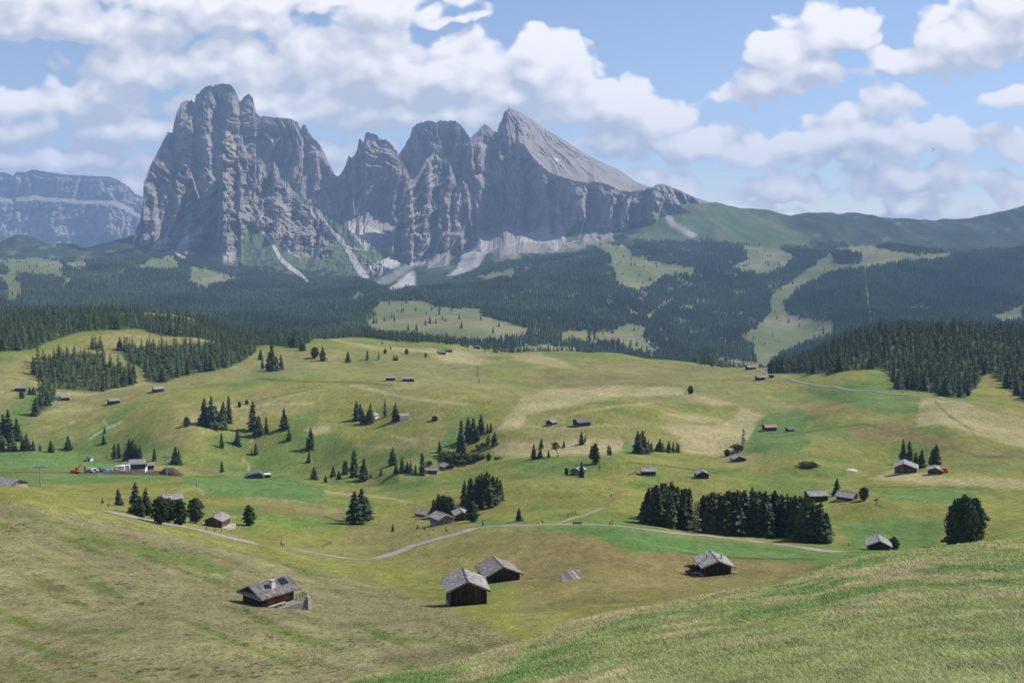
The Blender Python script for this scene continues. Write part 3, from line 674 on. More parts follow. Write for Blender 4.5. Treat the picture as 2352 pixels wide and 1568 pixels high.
def massif(sky, base, ridge_d, base_d, cliff=0.62, run=0.30, A=(120, 45, 16), tooth=3.0, seed=0, step=1.35, wl=(300, 110, 38), shelf=None, back=700, green=GREENLINE, lean=0.0, ribs=(), vz=1.7):
    """one rock wall: skyline, foot line, how far away both are, and the buttresses and gullies between"""
    sky = np.asarray(sky, float)
    u = np.arange(sky[0, 0], sky[-1, 0] + step / 2, step)
    base_y = lerp_line(base, u); ry = lerp_line(ridge_d, u); by = lerp_line(base_d, u)
    sy = lerp_line(sky, u); tt = tooth * (0.55 - ridged(u / 11, u * 0, 3, seed + 3)) * 1.6
    nv = max(60, int((base_y - sy).max() / step)); v = np.linspace(0, 1, nv)
    # the wall steps back quickly in its upper part only near the foot
    g = np.where(v < cliff, run * (v / cliff) ** 1.15, run + (1 - run) * ((v - cliff) / (1 - cliff)) ** 1.1)
    if shelf is not None:
        for sv, dv, amount in shelf: g = g * (1 - amount) + amount * sstep(sv - dv, sv + dv, v)
    V_, U_ = np.meshgrid(v, u, indexing='ij')
    PY = sy[None, :] + (base_y - sy)[None, :] * V_ + tt[None, :] * sstep(.14, 0, V_)
    D = ry[None, :] + (by - ry)[None, :] * g[:, None]
    a, e = ray(U_, PY)
    X = a * D; Z = e * D
    wx = X + 55 * fbm(X / 280, Z / 300, 4, seed + 7) + lean * Z + 60 * fbm(X / 700, Z / 500, 2, seed + 17)
    env = sstep(0.0, 0.12, V_) * (1 - 0.65 * sstep(cliff, 1, V_))
    for Pg in GREENS: env = env * (1 - .75 * patch(U_.ravel(), PY.ravel(), Pg, 9).reshape(U_.shape))
    r = A[0] * (ridged(wx / wl[0], Z / 1300, 2, seed + 1) - 0.6) * 2 * sstep(0.0, 0.25, V_)
    dg = fbm(X / 900, Z / 700, 2, seed + 18)
    xs_ = wx + Z * dg * .9                       # cracks lean one way here, the other way there
    r += A[1] * (ridged(xs_ / wl[1], Z / (230 * vz), 3, seed + 2) - 0.55) * 2
    r += A[2] * (ridged(xs_ / wl[2], Z / (62 * vz), 3, seed + 4) - 0.55) * 2
    lz = Z + 30 * fbm(X / 220, Z / 200, 3, seed + 19) + X * dg * .5
    r += A[2] * 0.55 * (np.abs(((lz / 85) % 1) - .5) * 2 - .5) * sstep(-.1, .3, fbm(X / 350, Z / 300, 2, seed + 20)) * 1.0
    r += A[2] * 1.3 * fbm(X / 60, Z / 44, 4, seed + 5)
    r += 9 * (ridged((xs_ + 10 * fbm(X / 30, Z / 30, 2, seed + 22)) / 19, Z / 60, 2, seed + 21) - .5)
    r += A[1] * 1.1 * fbm(X / 170, Z / 150, 3, seed + 6)
    for (rx, rw, ra, rk) in ribs:          # named buttresses: gentle on the shaded side, broken off on the sunny side
        q = U_ - (rx + rk * (V_ - .3) * 60) - 5 * fbm(V_ * 7, V_ * 0 + rx, 3, seed + 8)
        r += .65 * ra * np.where(q < 0, np.exp(-(q / (1.9 * rw)) ** 2), np.exp(-(q / (.55 * rw)) ** 2)) * sstep(0.0, .2, V_) * sstep(1.0, .75, V_)
    D = D - r * env
    X = a * D; Z = e * D
    rows = [np.stack([X, D, Z], -1)]
    # the far side falls away behind the crest
    top = rows[0][0]
    for t in (40, 140, 320, back):
        q = top.copy(); q[:, 1] += t; q[:, 2] -= 0.9 * t + 25 * np.abs(fbm(u / 9, u * 0 + t, 3, seed + 9)); rows.insert(0, q[None])
    # and the foot runs on under the ground
    q = rows[-1][-1].copy(); q[:, 1] -= 60; q[:, 2] -= 220; rows.append(q[None])
    P = np.concatenate(rows, 0); nr = P.shape[0]
    # steepness for scree
    dz = np.gradient(P[:, :, 2], axis=0); dh = np.hypot(np.gradient(P[:, :, 0], axis=0), np.gradient(P[:, :, 1], axis=0)) + 1e-6
    st = np.abs(dz) / dh
    pu, pv = proj(P[..., 0].ravel(), P[..., 1].ravel(), P[..., 2].ravel())
    c = rock_tint(pu, pv, P[..., 1].ravel(), st.ravel(), P[..., 0].ravel(), P[..., 2].ravel(), green)
    return P.reshape(-1, 3), grid_faces(nr, len(u)), c

m, nt, b = mat('rock'); k = N(nt); co = k.objco()
at = k.n('ShaderNodeAttribute', attribute_name='tint')
f1 = k.maprange(k.noise(k.mapping(co, sc=(1, 1, 0.35)), 0.02, 6, 0.65), 0.3, 0.7, 0.78, 1.22)
f2 = k.maprange(k.noise(co, 0.09, 4, 0.7), 0.3, 0.7, 0.82, 1.18)
k.l(k.scale_col(at.outputs['Color'], k.math('MULTIPLY', f1, f2)), b.inputs['Base Color'])
b.inputs['Roughness'].default_value = 0.95; b.inputs['Specular IOR Level'].default_value = 0.05
k.l(k.bump(k.math('ADD', f1, f2), 0.8, 9.0), b.inputs['Normal'])
ROCK = m

def mountain(*sheets):
    V = []; FS = []; C = []; o = 0
    for v, f, c in sheets:
        V.append(v); FS.append(f + o); C.append(c); o += len(v)
    ob = link('mountain', new_mesh('mountain', np.concatenate(V), FS, False, {'tint': np.concatenate(C)}), mats=[ROCK])
    return tag(ob, kind='structure')

# the great tower on the left
wall1 = massif([(300,575),(309,543),(322,505),(329,470),(326,430),(331,415),(340,393),(349,373),(360,352),(369,335),(378,318),(384,305),(396,307),(400,283),(406,258),(416,238),(429,231),(439,230),(446,235),(451,219),(466,205),(479,198),(495,196),(511,193),(534,198),(541,212),(551,235),(556,230),(564,219),(571,217),(581,225),(584,258),(594,267),(644,272),(669,275),(684,282),(691,300),(694,290),(701,287),(706,298),(714,313),(731,328),(746,353),(756,378),(769,403),(780,440),(800,500)],
   [(300,600),(345,600),(600,620),(760,570),(800,560)], [(300,6900),(345,7300),(430,7600),(800,7900)], [(300,6600),(600,6900),(800,7100)], cliff=0.9, run=0.4, A=(110, 46, 17), tooth=3.5, seed=200, ribs=[(350,18,150,.1),(436,16,170,-.2),(480,14,120,0),(545,14,150,.1),(585,12,120,0),(690,14,150,.3),(730,12,120,.4)])
pyr = massif([(500,470),(505,430),(511,365),(512,318),(519,302),(529,305),(536,322),(544,338),(549,322),(554,309),(559,335),(567,348),(576,358),(588,362),(599,365),(609,378),(619,380),(629,370),(639,390),(641,408),(661,418),(671,438),(694,453),(744,490),(781,515),(819,542),(856,566),(880,590)],
   [(500,640),(600,665),(700,680),(880,695)], [(500,6750),(560,6950),(700,6900),(880,6500)], [(500,6000),(600,5900),(880,5850)], cliff=0.55, run=0.48, A=(80, 62, 26), tooth=4.5, seed=300, vz=.7, wl=(210, 95, 32))
rib = massif([(330,575),(345,560),(372,548),(395,520),(410,480),(420,440),(428,395),(434,383),(441,400),(447,430),(455,455),(470,445),(490,420),(505,405),(520,400)],
   [(330,590),(400,605),(520,640)], [(330,6500),(434,6850),(520,6900)], [(330,6050),(520,5950)], cliff=0.6, run=0.22, A=(70, 60, 26), tooth=3, seed=400, vz=.8, wl=(190, 90, 30))
mountain(wall1, pyr, rib)
# the five-fingered peak and the broad flat-topped tower
five = massif([(745,430),(771,404),(780,405),(792,385),(801,357),(805,363),(815,358),(820,345),(825,319),(831,325),(835,330),(839,309),(845,304),(867,313),(871,323),(875,318),(880,325),(882,320),(895,329),(910,345),(915,358),(940,400),(960,440)],
   [(745,560),(850,600),(960,640)], [(745,7900),(960,7900)], [(745,6900),(850,6500),(960,6500)], cliff=0.62, run=0.12, A=(90, 46, 17), tooth=4.5, seed=500, wl=(240, 90, 30))
broad = massif([(895,400),(915,358),(932,330),(942,313),(947,295),(960,283),(985,278),(1003,284),(1010,277),(1047,279),(1062,293),(1077,313),(1092,345),(1110,380)],
   [(895,600),(1110,600)], [(895,8100),(1110,8100)], [(895,7300),(1110,7300)], cliff=0.8, run=0.3, A=(60, 36, 12), tooth=3, seed=600, wl=(280, 100, 34))
front = massif([(850,640),(880,600),(905,540),(918,480),(932,445),(942,413),(950,412),(960,405),(970,385),(980,368),(990,358),(1000,348),(1005,343),(1015,355),(1032,370),(1040,395),(1050,428),(1060,430),(1067,423),(1080,445),(1100,470)],
   [(850,665),(960,668),(1100,640)], [(850,6600),(1000,7350),(1100,7300)], [(850,5950),(1100,6050)], cliff=0.74, run=0.18, A=(120, 66, 24), tooth=4, seed=700, vz=1.0, wl=(200, 90, 32), ribs=[(945,9,130,0),(985,12,150,-.1),(1030,12,150,-.2),(1075,10,110,-.3)])
mountain(five, broad, front)
# the tilted plate on the right with its shaded cliff
cliff_top = [(1035,470),(1050,430),(1065,380),(1081,315),(1097,303),(1105,290),(1112,286),(1125,293),(1132,302),(1142,305),(1147,285),(1152,278),(1157,260),(1163,252),(1167,270),(1174,308),(1184,340),(1191,328),(1206,335),(1221,358),(1240,378),(1264,397),(1289,406),(1319,416),(1351,421),(1364,416),(1401,427),(1426,439),(1451,441),(1499,434),(1512,438),(1540,460),(1580,485),(1640,520)]
cliff_r = massif(cliff_top, [(1035,660),(1064,650),(1150,600),(1250,596),(1340,575),(1500,570),(1640,570)], [(1035,7500),(1160,7900),(1300,7300),(1500,7000),(1640,6900)],
   [(1035,5900),(1150,6000),(1340,6100),(1640,6200)], cliff=0.72, run=0.09, A=(130, 62, 22), tooth=2.5, seed=800, wl=(360, 130, 45), ribs=[(1062,14,170,.1),(1103,12,120,0),(1150,10,110,.2),(1192,14,170,.25),(1255,16,150,.2),(1290,10,90,0),(1340,14,230,-.1),(1405,14,170,0),(1440,9,110,0),(1470,9,90,.1)])
plate = massif([(1157,262),(1169,247),(1197,260),(1227,279),(1255,298),(1300,325),(1346,355),(1426,393),(1464,420),(1489,429),(1515,440)],
   [(1157,278)] + [(p[0], p[1] + 5) for p in cliff_top if 1160 < p[0] < 1515], [(1157,8050),(1250,8700),(1450,8500),(1515,7600)], [(1157,7935),(1300,7350),(1500,7060),(1515,7050)],
   cliff=0.5, run=0.5, A=(16, 34, 20), tooth=0.8, seed=900, wl=(260, 120, 40), lean=.5)
hump = massif([(1478,440),(1489,430),(1499,430),(1509,424),(1524,423),(1549,432),(1599,455),(1640,467),(1700,482),(1760,520)], [(1478,575),(1600,575),(1700,560),(1760,560)], [(1478,7350),(1760,7500)], [(1478,6250),(1760,6300)],
   cliff=0.55, run=0.34, A=(90, 60, 24), tooth=0.8, seed=950, vz=.8, wl=(240, 90, 34), lean=-.3)
mountain(cliff_r, plate, hump)
# far table mountain with its pale ledge, and the dark wooded knoll before it
table = massif([(-420,420),(-250,402),(-80,398),(0,396),(15,397),(30,404),(37,395),(60,395),(72,390),(85,391),(120,397),(160,402),(200,404),(250,406),(275,415),(300,432),(310,445),(327,452),(360,470),(420,500)],
   [(-420,600),(420,600)], [(-420,14300),(420,14300)], [(-420,13000),(420,13000)], cliff=0.85, run=0.7, A=(110, 70, 26), tooth=1.2, seed=1000, wl=(620, 230, 80), shelf=[(0.30, 0.035, 0.42), (0.93, 0.06, 0.2)], step=1.8, green=[(-420,640),(420,640)])
mountain(table)
# ================================================================== TREES
def leaf_mat(name, col, var=0.35):
    m, nt, b = mat(name); k = N(nt)
    oi = k.n('ShaderNodeObjectInfo'); co = k.objco()
    g = k.n('ShaderNodeAttribute', attribute_name='tone')
    r = k.maprange(oi.outputs['Random'], 0, 1, 0.70, 1.40)
    f = k.maprange(k.noise(co, 0.9, 3, 0.6), 0.3, 0.7, 1 - var, 1 + var)
    f = k.math('MULTIPLY', k.math('MULTIPLY', f, r), g.outputs['Fac'])
    hue = k.maprange(k.math('FRACT', k.math('MULTIPLY', oi.outputs['Random'], 7.3)), 0, 1, 0.0, 0.55)
    k.l(k.scale_col(k.mix(hue, col, (col[0] * 1.75, col[1] * 1.35, col[2] * .9)), f), b.inputs['Base Color'])
    b.inputs['Roughness'].default_value = 0.7; b.inputs['Specular IOR Level'].default_value = 0.15
    return m
NEEDLE = leaf_mat('spruce_needles', (0.038, 0.063, 0.029)); PINE = leaf_mat('pine_needles', (0.034, 0.058, 0.030))
LARCH = leaf_mat('larch_needles', (0.085, 0.115, 0.045)); DEAD = leaf_mat('bare_twigs', (0.13, 0.115, 0.085)); BUSHM = leaf_mat('bush_leaves', (0.060, 0.090, 0.035))
HILLNEEDLE = leaf_mat('hill_needles', (0.037, 0.061, 0.026))
BARK = plain('bark', (0.085, 0.068, 0.052), 0.95, var=0.4, scale=3)

def tube(pts, rad, n=6):
    pts = np.asarray(pts, float); V = []; 
    for p, r in zip(pts, rad):
        for i in range(n):
            V.append((p[0] + r * cos(2 * pi * i / n), p[1] + r * sin(2 * pi * i / n), p[2]))
    FS = []
    for j in range(len(pts) - 1):
        for i in range(n):
            FS.append((j * n + i, j * n + (i + 1) % n, (j + 1) * n + (i + 1) % n, (j + 1) * n + i))
    return np.array(V), np.array(FS)

def spruce_crown(rng, whorls=20, nb=9, R=0.17, z0=0.05, droop=0.28, power=0.85, gap=0.0, fine=3):
    """drooping sprays in whorls on a unit-high tree; returns triangles"""
    V = []; T = []; tone = []
    def tri(a, b, c, t):
        o = len(V); V.extend((a, b, c)); T.append((o, o + 1, o + 2)); tone.extend((t, t, t))
    hole = rng.uniform(0, 6.28, 5); hz = rng.uniform(.1, .9, 5); bent = rng.normal(0, .02, 2)
    for w in range(whorls):
        s = w / (whorls - 1); z = z0 + (0.965 - z0) * s ** 0.92 + rng.normal(0, .006)
        rr = R * ((1 - s) ** power * 0.97 + 0.03) * rng.uniform(.74, 1.14)
        if s < .12: rr *= 0.80 + 1.6 * s
        m = max(5, int(nb * (1 - 0.45 * s)))
        ph = rng.uniform(0, 6.28)
        for b in range(m):
            if rng.random() < gap: continue
            an = ph + 6.283 * b / m + rng.normal(0, .16); L = rr * rng.uniform(.68, 1.16)
            for q in range(5):      # sides where branches are short or lost
                if abs((an - hole[q] + pi) % (2 * pi) - pi) < .55 and abs(s - hz[q]) < .10: L *= .55
            ca, sa = cos(an), sin(an); zz = z + rng.normal(0, .008)
            dr = droop * L * rng.uniform(.7, 1.4); wd = L * rng.uniform(.24, .36) + .006
            lift = L * .12
            def P(r, t, dz): return (ca * r - sa * t + bent[0] * zz, sa * r + ca * t + bent[1] * zz, zz + dz)
            base = P(0, 0, .02); mid = P(.55 * L, 0, lift - .35 * dr); tip = P(L, 0, -dr)
            ml = P(.55 * L, wd, -.55 * dr - .02); mr = P(.55 * L, -wd, -.55 * dr - .02)
            t = rng.uniform(.75, 1.25)
            tri(base, mid, ml, t); tri(base, mr, mid, t); tri(mid, tip, ml, t * 1.1); tri(mid, mr, tip, t * 1.1)
            for f in range(fine):     # hanging twigs
                r0 = rng.uniform(.35, .95) * L; t0 = rng.uniform(-1, 1) * wd * .9; q = rng.uniform(.012, .030)
                tri(P(r0 - .02, t0, -dr * r0 / L), P(r0 + .02, t0 + rng.normal(0, .012), -dr * r0 / L), P(r0 + rng.normal(0, .012), t0 + rng.normal(0, .014), -dr * r0 / L - q - .012), t * rng.uniform(.7, 1.3))
    for f in range(10):               # leader
        an = rng.uniform(0, 6.28); z = rng.uniform(.93, 1.0); r = .012 + (1 - z) * .16
        tri((0, 0, z + .012), (r * cos(an), r * sin(an), z - .025), (r * cos(an + .9), r * sin(an + .9), z - .02), 1)
    return np.array(V), np.array(T), np.array(tone)

def clump_crown(rng, clumps, nleaf=34, size=0.035, flat=0.8):
    """crown of leaf clumps; clumps = [(x, y, z, r)]"""
    V = []; tone = []
    for (x, y, z, r) in clumps:
        t = rng.uniform(.75, 1.3)
        d = rng.normal(size=(nleaf, 3)); d /= np.linalg.norm(d, axis=1)[:, None]
        d[:, 2] = np.where(d[:, 2] < -.35, -d[:, 2] * .6, d[:, 2])
        p = np.array((x, y, z)) + d * (r * rng.uniform(.62, 1.05, (nleaf, 1))) * np.array((1, 1, flat))
        a = rng.normal(size=(nleaf, 3)); a -= (a * d).sum(1)[:, None] * d * .6; a /= np.linalg.norm(a, axis=1)[:, None]
        b = np.cross(d, a); s = size * rng.uniform(.7, 1.4, (nleaf, 1))
        V.append(np.stack([p + a * s, p - a * s * .6 + b * s * .8, p - a * s * .6 - b * s * .8 + d * s * .3], 1).reshape(-1, 3))
        tone.append(np.full(nleaf * 3, t))
    V = np.concatenate(V); return V, np.arange(len(V)).reshape(-1, 3), np.concatenate(tone)

def pine_clumps(rng, n=46, R=0.22, z0=0.16, top=0.98, shape='egg'):
    out = []
    for i in range(n):
        s = (i + .5) / n; z = z0 + (top - z0) * s
        pr = {'egg': (1 - (2 * s - .80) ** 2 * .62) if s > .4 else (.72 + .7 * s), 'cone': (1 - s) ** .6 * 1.05, 'broad': sqrt(max(0.05, 1 - (2 * s - 1) ** 2 * .85))}[shape]
        an = i * 2.4 + rng.normal(0, .3); rr = R * pr * rng.uniform(.45, .95) * (1 if i % 3 else .35)
        out.append((rr * cos(an), rr * sin(an), z + rng.normal(0, .012), R * rng.uniform(.30, .44) * (1 if s < .85 else .6)))
    return out

def straight_trunk(h=0.9, r=0.014): return tube([(0, 0, -.04), (0, 0, .04), (0, 0, .45), (0, 0, h)], [r * 1.5, r * 1.1, r * .75, r * .2])

PROTO = {}
def proto(kind, crown, trunk, leaf, bark=None):
    V, T, tone = crown; cm = new_mesh(kind + '_crown', V, T, False, {'tone': tone}); cm.materials.append(leaf)
    tv, tf = trunk; tm = new_mesh(kind + '_trunk', tv, tf, True); tm.materials.append(bark or BARK)
    # the same tree as one mesh for where its parts cannot be told apart
    o = len(V); one = new_mesh(kind, np.concatenate([V, tv]), [T, tf + o], False, {'tone': np.r_[tone, np.ones(len(tv))]})
    one.materials.append(leaf); one.materials.append(bark or BARK)
    mi = np.zeros(len(one.polygons), np.int32); mi[len(T):] = 1; one.polygons.foreach_set('material_index', mi)
    PROTO.setdefault(kind, []).append((cm, tm, one))
for sdd in range(4):
    r = np.random.default_rng(100 + sdd)
    proto('spruce', spruce_crown(r, 22, 10, R=(.30, .27, .33, .285)[sdd], power=.68), straight_trunk(), NEEDLE)
    proto('slim_spruce', spruce_crown(r, 22, 8, R=(.185, .20, .175, .21)[sdd], power=.58), straight_trunk(), NEEDLE)
    proto('young_spruce', spruce_crown(r, 12, 8, R=.30, z0=.03), straight_trunk(.8, .02), NEEDLE)
for sdd in range(3):
    r = np.random.default_rng(200 + sdd)
    proto('pine', clump_crown(r, pine_clumps(r, 95, R=.27, z0=.08), 50, .03), straight_trunk(.8, .02), PINE)
    proto('round_pine', clump_crown(r, pine_clumps(r, 100, R=.32, z0=.10, shape='broad'), 52, .032), straight_trunk(.7, .024), PINE)
    proto('larch', spruce_crown(r, 18, 7, R=.14, z0=.12, droop=.1, power=.6, gap=.18, fine=4), straight_trunk(.95, .016), LARCH)
    proto('bare_larch', spruce_crown(r, 14, 6, R=.17, z0=.15, droop=.0, power=.4, gap=.35, fine=2), straight_trunk(.97, .02), DEAD)
    proto('broad_tree', clump_crown(r, pine_clumps(r, 120, R=.35, z0=.10, shape='broad'), 50, .03), straight_trunk(.6, .03), PINE)
    # a wind-bent pine with a bare double stem and a ragged top
    cl = [(r.normal(.08, .13), r.normal(0, .13), r.uniform(.55, .98), r.uniform(.07, .12)) for _ in range(26)]
    proto('bent_pine', clump_crown(r, cl, 30, .035), tube([(-.10, 0, -.04), (-.06, 0, .2), (.02, 0, .45), (.08, .02, .75)], [.028, .02, .016, .008]), PINE)
    bs = [(r.normal(0, .32), r.normal(0, .32), r.uniform(.25, .75), r.uniform(.18, .30)) for _ in range(22)]
    proto('bush', clump_crown(r, bs, 34, .10), tube([(0, 0, -.1), (0, 0, .5)], [.04, .02]), BUSHM)

NAMES = {'spruce': 'spruce_tree', 'slim_spruce': 'spruce_tree', 'young_spruce': 'young_spruce', 'pine': 'stone_pine', 'round_pine': 'stone_pine', 'larch': 'larch_tree', 'bare_larch': 'bare_larch', 'broad_tree': 'broad_tree', 'bent_pine': 'bent_pine', 'bush': 'bush'}
TREES = []      # ground points already taken by a tree
_rt = np.random.default_rng(77)
def tree(kind, x, y, z, h, label, group=None, wide=1.0, parts=None):
    cm, tm, one = PROTO[kind][_rt.integers(len(PROTO[kind]))]
    rz = _rt.uniform(0, 6.28); wide *= _rt.uniform(.98, 1.28) * (1.0 if 'pine' in kind or kind in ('bush', 'broad_tree') else 1.06); sc = (h * wide, h * wide, h)
    big = h / y * F > 42 if parts is None else parts
    cat = 'bush' if kind == 'bush' else 'tree'
    if big:
        r = root(NAMES[kind], (x, y, z), rz, label, cat, group); r.scale = sc
        for nm, me in (('trunk', tm), ('crown', cm)):
            o = bpy.data.objects.new(nm, me); COL.objects.link(o); o.parent = r
    else:
        r = bpy.data.objects.new(NAMES[kind], one); COL.objects.link(r); r.location = (x, y, z); r.rotation_euler = (0, 0, rz); r.scale = sc
        tag(r, label, cat, group)
    TREES.append((x, y)); return r

ORD = ['first', 'second', 'third', 'fourth', 'fifth', 'sixth', 'seventh', 'eighth', 'ninth', 'tenth', 'eleventh', 'twelfth', 'thirteenth', 'fourteenth']
NUM = ['zero', 'one', 'two', 'three', 'four', 'five', 'six', 'seven', 'eight', 'nine', 'ten', 'eleven', 'twelve', 'thirteen', 'fourteen']
KINDWORD = {'spruce': 'dark spruce', 'slim_spruce': 'slim dark spruce', 'young_spruce': 'small young spruce', 'pine': 'rounded stone pine', 'round_pine': 'rounded stone pine', 'larch': 'pale green larch', 'bare_larch': 'bare brown larch', 'broad_tree': 'broad dark tree', 'bent_pine': 'bent pine', 'bush': 'low green bush'}
def clump(place, items, group=None, share=None, ymin=60):
    """items: (kind, x, foot, top, width factor); place words go into each label, told apart from left to right"""
    items = sorted(items, key=lambda t: t[1]); n = len(items); out = []
    hs = [t[2] - t[3] for t in items]; tall = hs.index(max(hs))
    for i, t in enumerate(items):
        kind, px, foot, top = t[:4]; wd = t[4] if len(t) > 4 else 1.0
        x, y, z = hit(px, foot, ymin)
        a, e = ray(px, top); h = float(e) * y - z
        if share: lab = share
        elif n == 1: lab = KINDWORD[kind] + ' ' + place
        elif i == 0: lab = 'leftmost ' + KINDWORD[kind] + ' ' + place
        elif i == n - 1: lab = 'rightmost ' + KINDWORD[kind] + ' ' + place
        else: lab = ORD[i] + ' from left, ' + KINDWORD[kind] + ' ' + place
        out.append(tree(kind, x, y, z - 0.02 * h, h * 1.02, lab, group, wd))
    return out
S, SL, YS, PI_, RP, LA, BL, BT, BP, BU = 'spruce', 'slim_spruce', 'young_spruce', 'pine', 'round_pine', 'larch', 'bare_larch', 'broad_tree', 'bent_pine', 'bush'
# ---- the roadside group at the left
clump('in the far left roadside clump', [(S,274,1160,1121,1.05),(S,310,1181,1105,.95),(S,337,1183,1118,.85),(S,322,1186,1138,1.1)], 'trees by the left end of the road')
clump('in the row left of the log house', [(RP,369,1204,1143,.95),(RP,388,1199,1146,.9),(PI_,415,1206,1147,.95),(RP,449,1201,1145,.95)], 'stone pines by the road')
clump('standing alone right of the log house', [(PI_,572,1206,1160,1.05)])
clump('on the meadow left of the roadside clump', [(YS,235.5,1156,1140),(YS,249,1163,1154)], 'seedling spruces')
clump('in front of the log house by the road', [(YS,474,1217,1206,.7),(YS,493,1219,1212,1),(YS,509,1221,1214,.7)], 'seedling spruces')
# ---- middle of the picture
clump('in the tight trio above the road bend', [(S,818,1203,1126,1.15),(S,829,1196,1120,1.1),(S,841,1193,1139,1.35)], 'trio above the road bend')
clump('behind the two grey huts near the road bend', [(S,998,1188,1145,1.1),(S,1005,1188,1133,1.0),(RP,1018,1188,1139,.85),(RP,1030,1189,1142,.85)], 'trees behind the two grey huts')
clump('right beside the small hut near the road bend', [(PI_,1085,1199,1151,.95)])
clump('on the brown knoll before the two grey huts', [(YS,868,1205,1200,.7),(YS,890,1214,1208,.7),(YS,902,1220,1199,.75),(YS,940,1206,1201,.7),(YS,959,1214,1201,.9),(YS,975,1217,1206,.7),(YS,985,1230,1224,.7),(YS,995,1218,1211,.7),(YS,1025,1220,1206,.75),(YS,1059,1223,1216,.7)], 'young spruces on the brown knoll')
clump('just above the road bend right of the grey huts', [(LA,1109,1206,1193,1.2)])
clump('just above the road in the middle', [(S,1191,1196,1165,1.0),(YS,1201,1196,1184,.8),(YS,1246,1199,1191,.8)], 'young spruces above the road')
# grove of dense spruces behind the huts
gv = [(1068,1158,1102),(1076,1163,1101),(1084,1165,1096),(1092,1166,1094),(1101,1167,1088),(1108,1168,1084),(1117,1167,1081),(1125,1163,1086),(1133,1160,1090),(1142,1156,1094),(1148,1151,1100),(1080,1152,1096),(1097,1155,1090),(1113,1154,1087),(1129,1150,1092),(1140,1147,1099)]
clump('', [(SL if i % 2 else S, a, b, c, .8) for i, (a, b, c) in enumerate(gv)], 'dense spruce grove behind the grey huts', share='dark spruce packed into the dense grove behind the two grey huts')
# ---- the big grove by the road
rg = np.random.default_rng(3); items = []
for i in range(26):
    x = 1484 + 98 * ((i * .618) % 1) + rg.normal(0, 2); d = rg.uniform(0, 1); ft = np.interp(x, [1475, 1530, 1590], [1207, 1213, 1222]) - 20 * d
    items.append((S if i % 3 else SL, x, ft, np.interp(x, [1475, 1490, 1520, 1550, 1585, 1592], [1135, 1118, 1112, 1114, 1124, 1140]) + rg.normal(0, 5) , 1.05))
clump('', items, 'left block of the big roadside grove', share='tall spruce packed into the left block of the big roadside grove')
items = []
for i in range(64):
    x = 1604 + 296 * ((i * .618034) % 1) + rg.normal(0, 3); d = rg.uniform(0, 1); ft = np.interp(x, [1600, 1640, 1730, 1900], [1224, 1230, 1231, 1252]) - 22 * d
    tp = np.interp(x, [1600, 1625, 1650, 1700, 1780, 1830, 1870, 1885, 1905], [1148, 1138, 1128, 1128, 1130, 1137, 1145, 1160, 1190]) + rg.normal(0, 5)
    items.append((S if i % 3 else SL, x, ft, tp, 1.05))
clump('', items, 'right block of the big roadside grove', share='tall spruce packed into the long right block of the big roadside grove')
clump('in the gap of the big roadside grove', [(BL,1596,1224,1150,.7),(BL,1603,1226,1147,.7)], 'bare larches in the grove')
# ---- right side
clump('behind the long grey barn at right', [(S,1922,1138,1097,.9)])
clump('at the right end of the low hut at right', [(RP,1984,1149,1119,1.0)])
clump('beside the white-roofed hut under the near hill', [(PI_,2053,1262,1232,1.15)])
clump('on the green meadow right of the big grove', [(YS,1949,1253,1245,1)])
clump('in the thick cluster over the near hill', [(BT,2197,1250,1155,.72),(BT,2213,1253,1142,.66),(BT,2230,1250,1148,.66)], 'broad trees over the near hill')
clump('at the foot of the thick tree cluster over the near hill', [(BU,2181,1256,1229,.8)])
clump('in the row behind the big right-hand barn', [(SL,2074,1062,1009,1.05),(SL,2089,1063,1011,1.05),(S,2104,1072,1037,.9),(S,2115,1075,1030,.9)], 'spruces behind the big right-hand barn')
clump('of the pair right of the big right-hand barn', [(S,2143,1064,1028,.85),(S,2151,1067,1018,1.0)], 'spruces right of the barn')
clump('in the low dark patch on the right meadow', [(BU,1843,1071,1062,1.6),(BU,1852,1072,1059,1.6),(BU,1862,1072,1060,1.6),(BU,1872,1071,1063,1.5)], 'bushes of the dark patch')
# ---- centre right
clump('of the pair by the tan field edge', [(S,1227,1054,1019,.8),(S,1240,1053,1028,1.0)], 'spruces by the tan field')
clump('behind the pair by the tan field edge', [(S,1243,1030,1005,.8)])
clump('left of the bent pine', [(SL,1260,1050,1032,1.1)])
clump('with a ragged top on the tan field', [(BP,1279,1048,1016,1.0)])
clump('right of the bent pine', [(S,1295,1027,1010,.75),(YS,1281,1048,1042,.8)], 'spruces beside the bent pine')
clump('below the dark farm huts in the middle', [(S,1336,1020,990,.85),(SL,1344,1014,999,1.2)], 'spruces below the dark huts')
clump('just under the dark farm huts', [(YS,1344,990,984,.8)])
clump('of the fused pair on the middle slope', [(SL,1358,1052,1023,1.1),(PI_,1367,1065,1019,.85)], 'fused pair')
clump('of the small pair on the tan field', [(SL,1397,1045,1021,1.1),(SL,1402,1045,1023,1.1)], 'small pair on the tan field')
clump('on the slope under the fused pair', [(BL,1377,1080,1058,.8)])
clump('in front of the white-gabled hut on the middle slope', [(S,1336,1096,1057,.85)])
clump('left of the white-gabled hut on the middle slope', [(PI_,1301,1090,1074,1.1)])
clump('in the tall group on the crest of the middle slope', [(S,1463,1042,989,.8),(S,1470,1042,993,.8),(S,1475,1041,986,.8),(S,1482,1041,1000,.8),(S,1489,1040,1010,.9),(S,1495,1038,1015,1.0)], 'tall group on the middle crest')
clump('in the low group right of the tall crest group', [(S,1508,1036,1018,1.1),(S,1515,1037,1005,1.0),(S,1522,1036,1015,1.0),(S,1536,1039,1011,.9),(SL,1547,1039,1015,1.1),(SL,1555,1039,1015,1.1),(SL,1559,1039,1019,1.1)], 'low group on the middle crest')
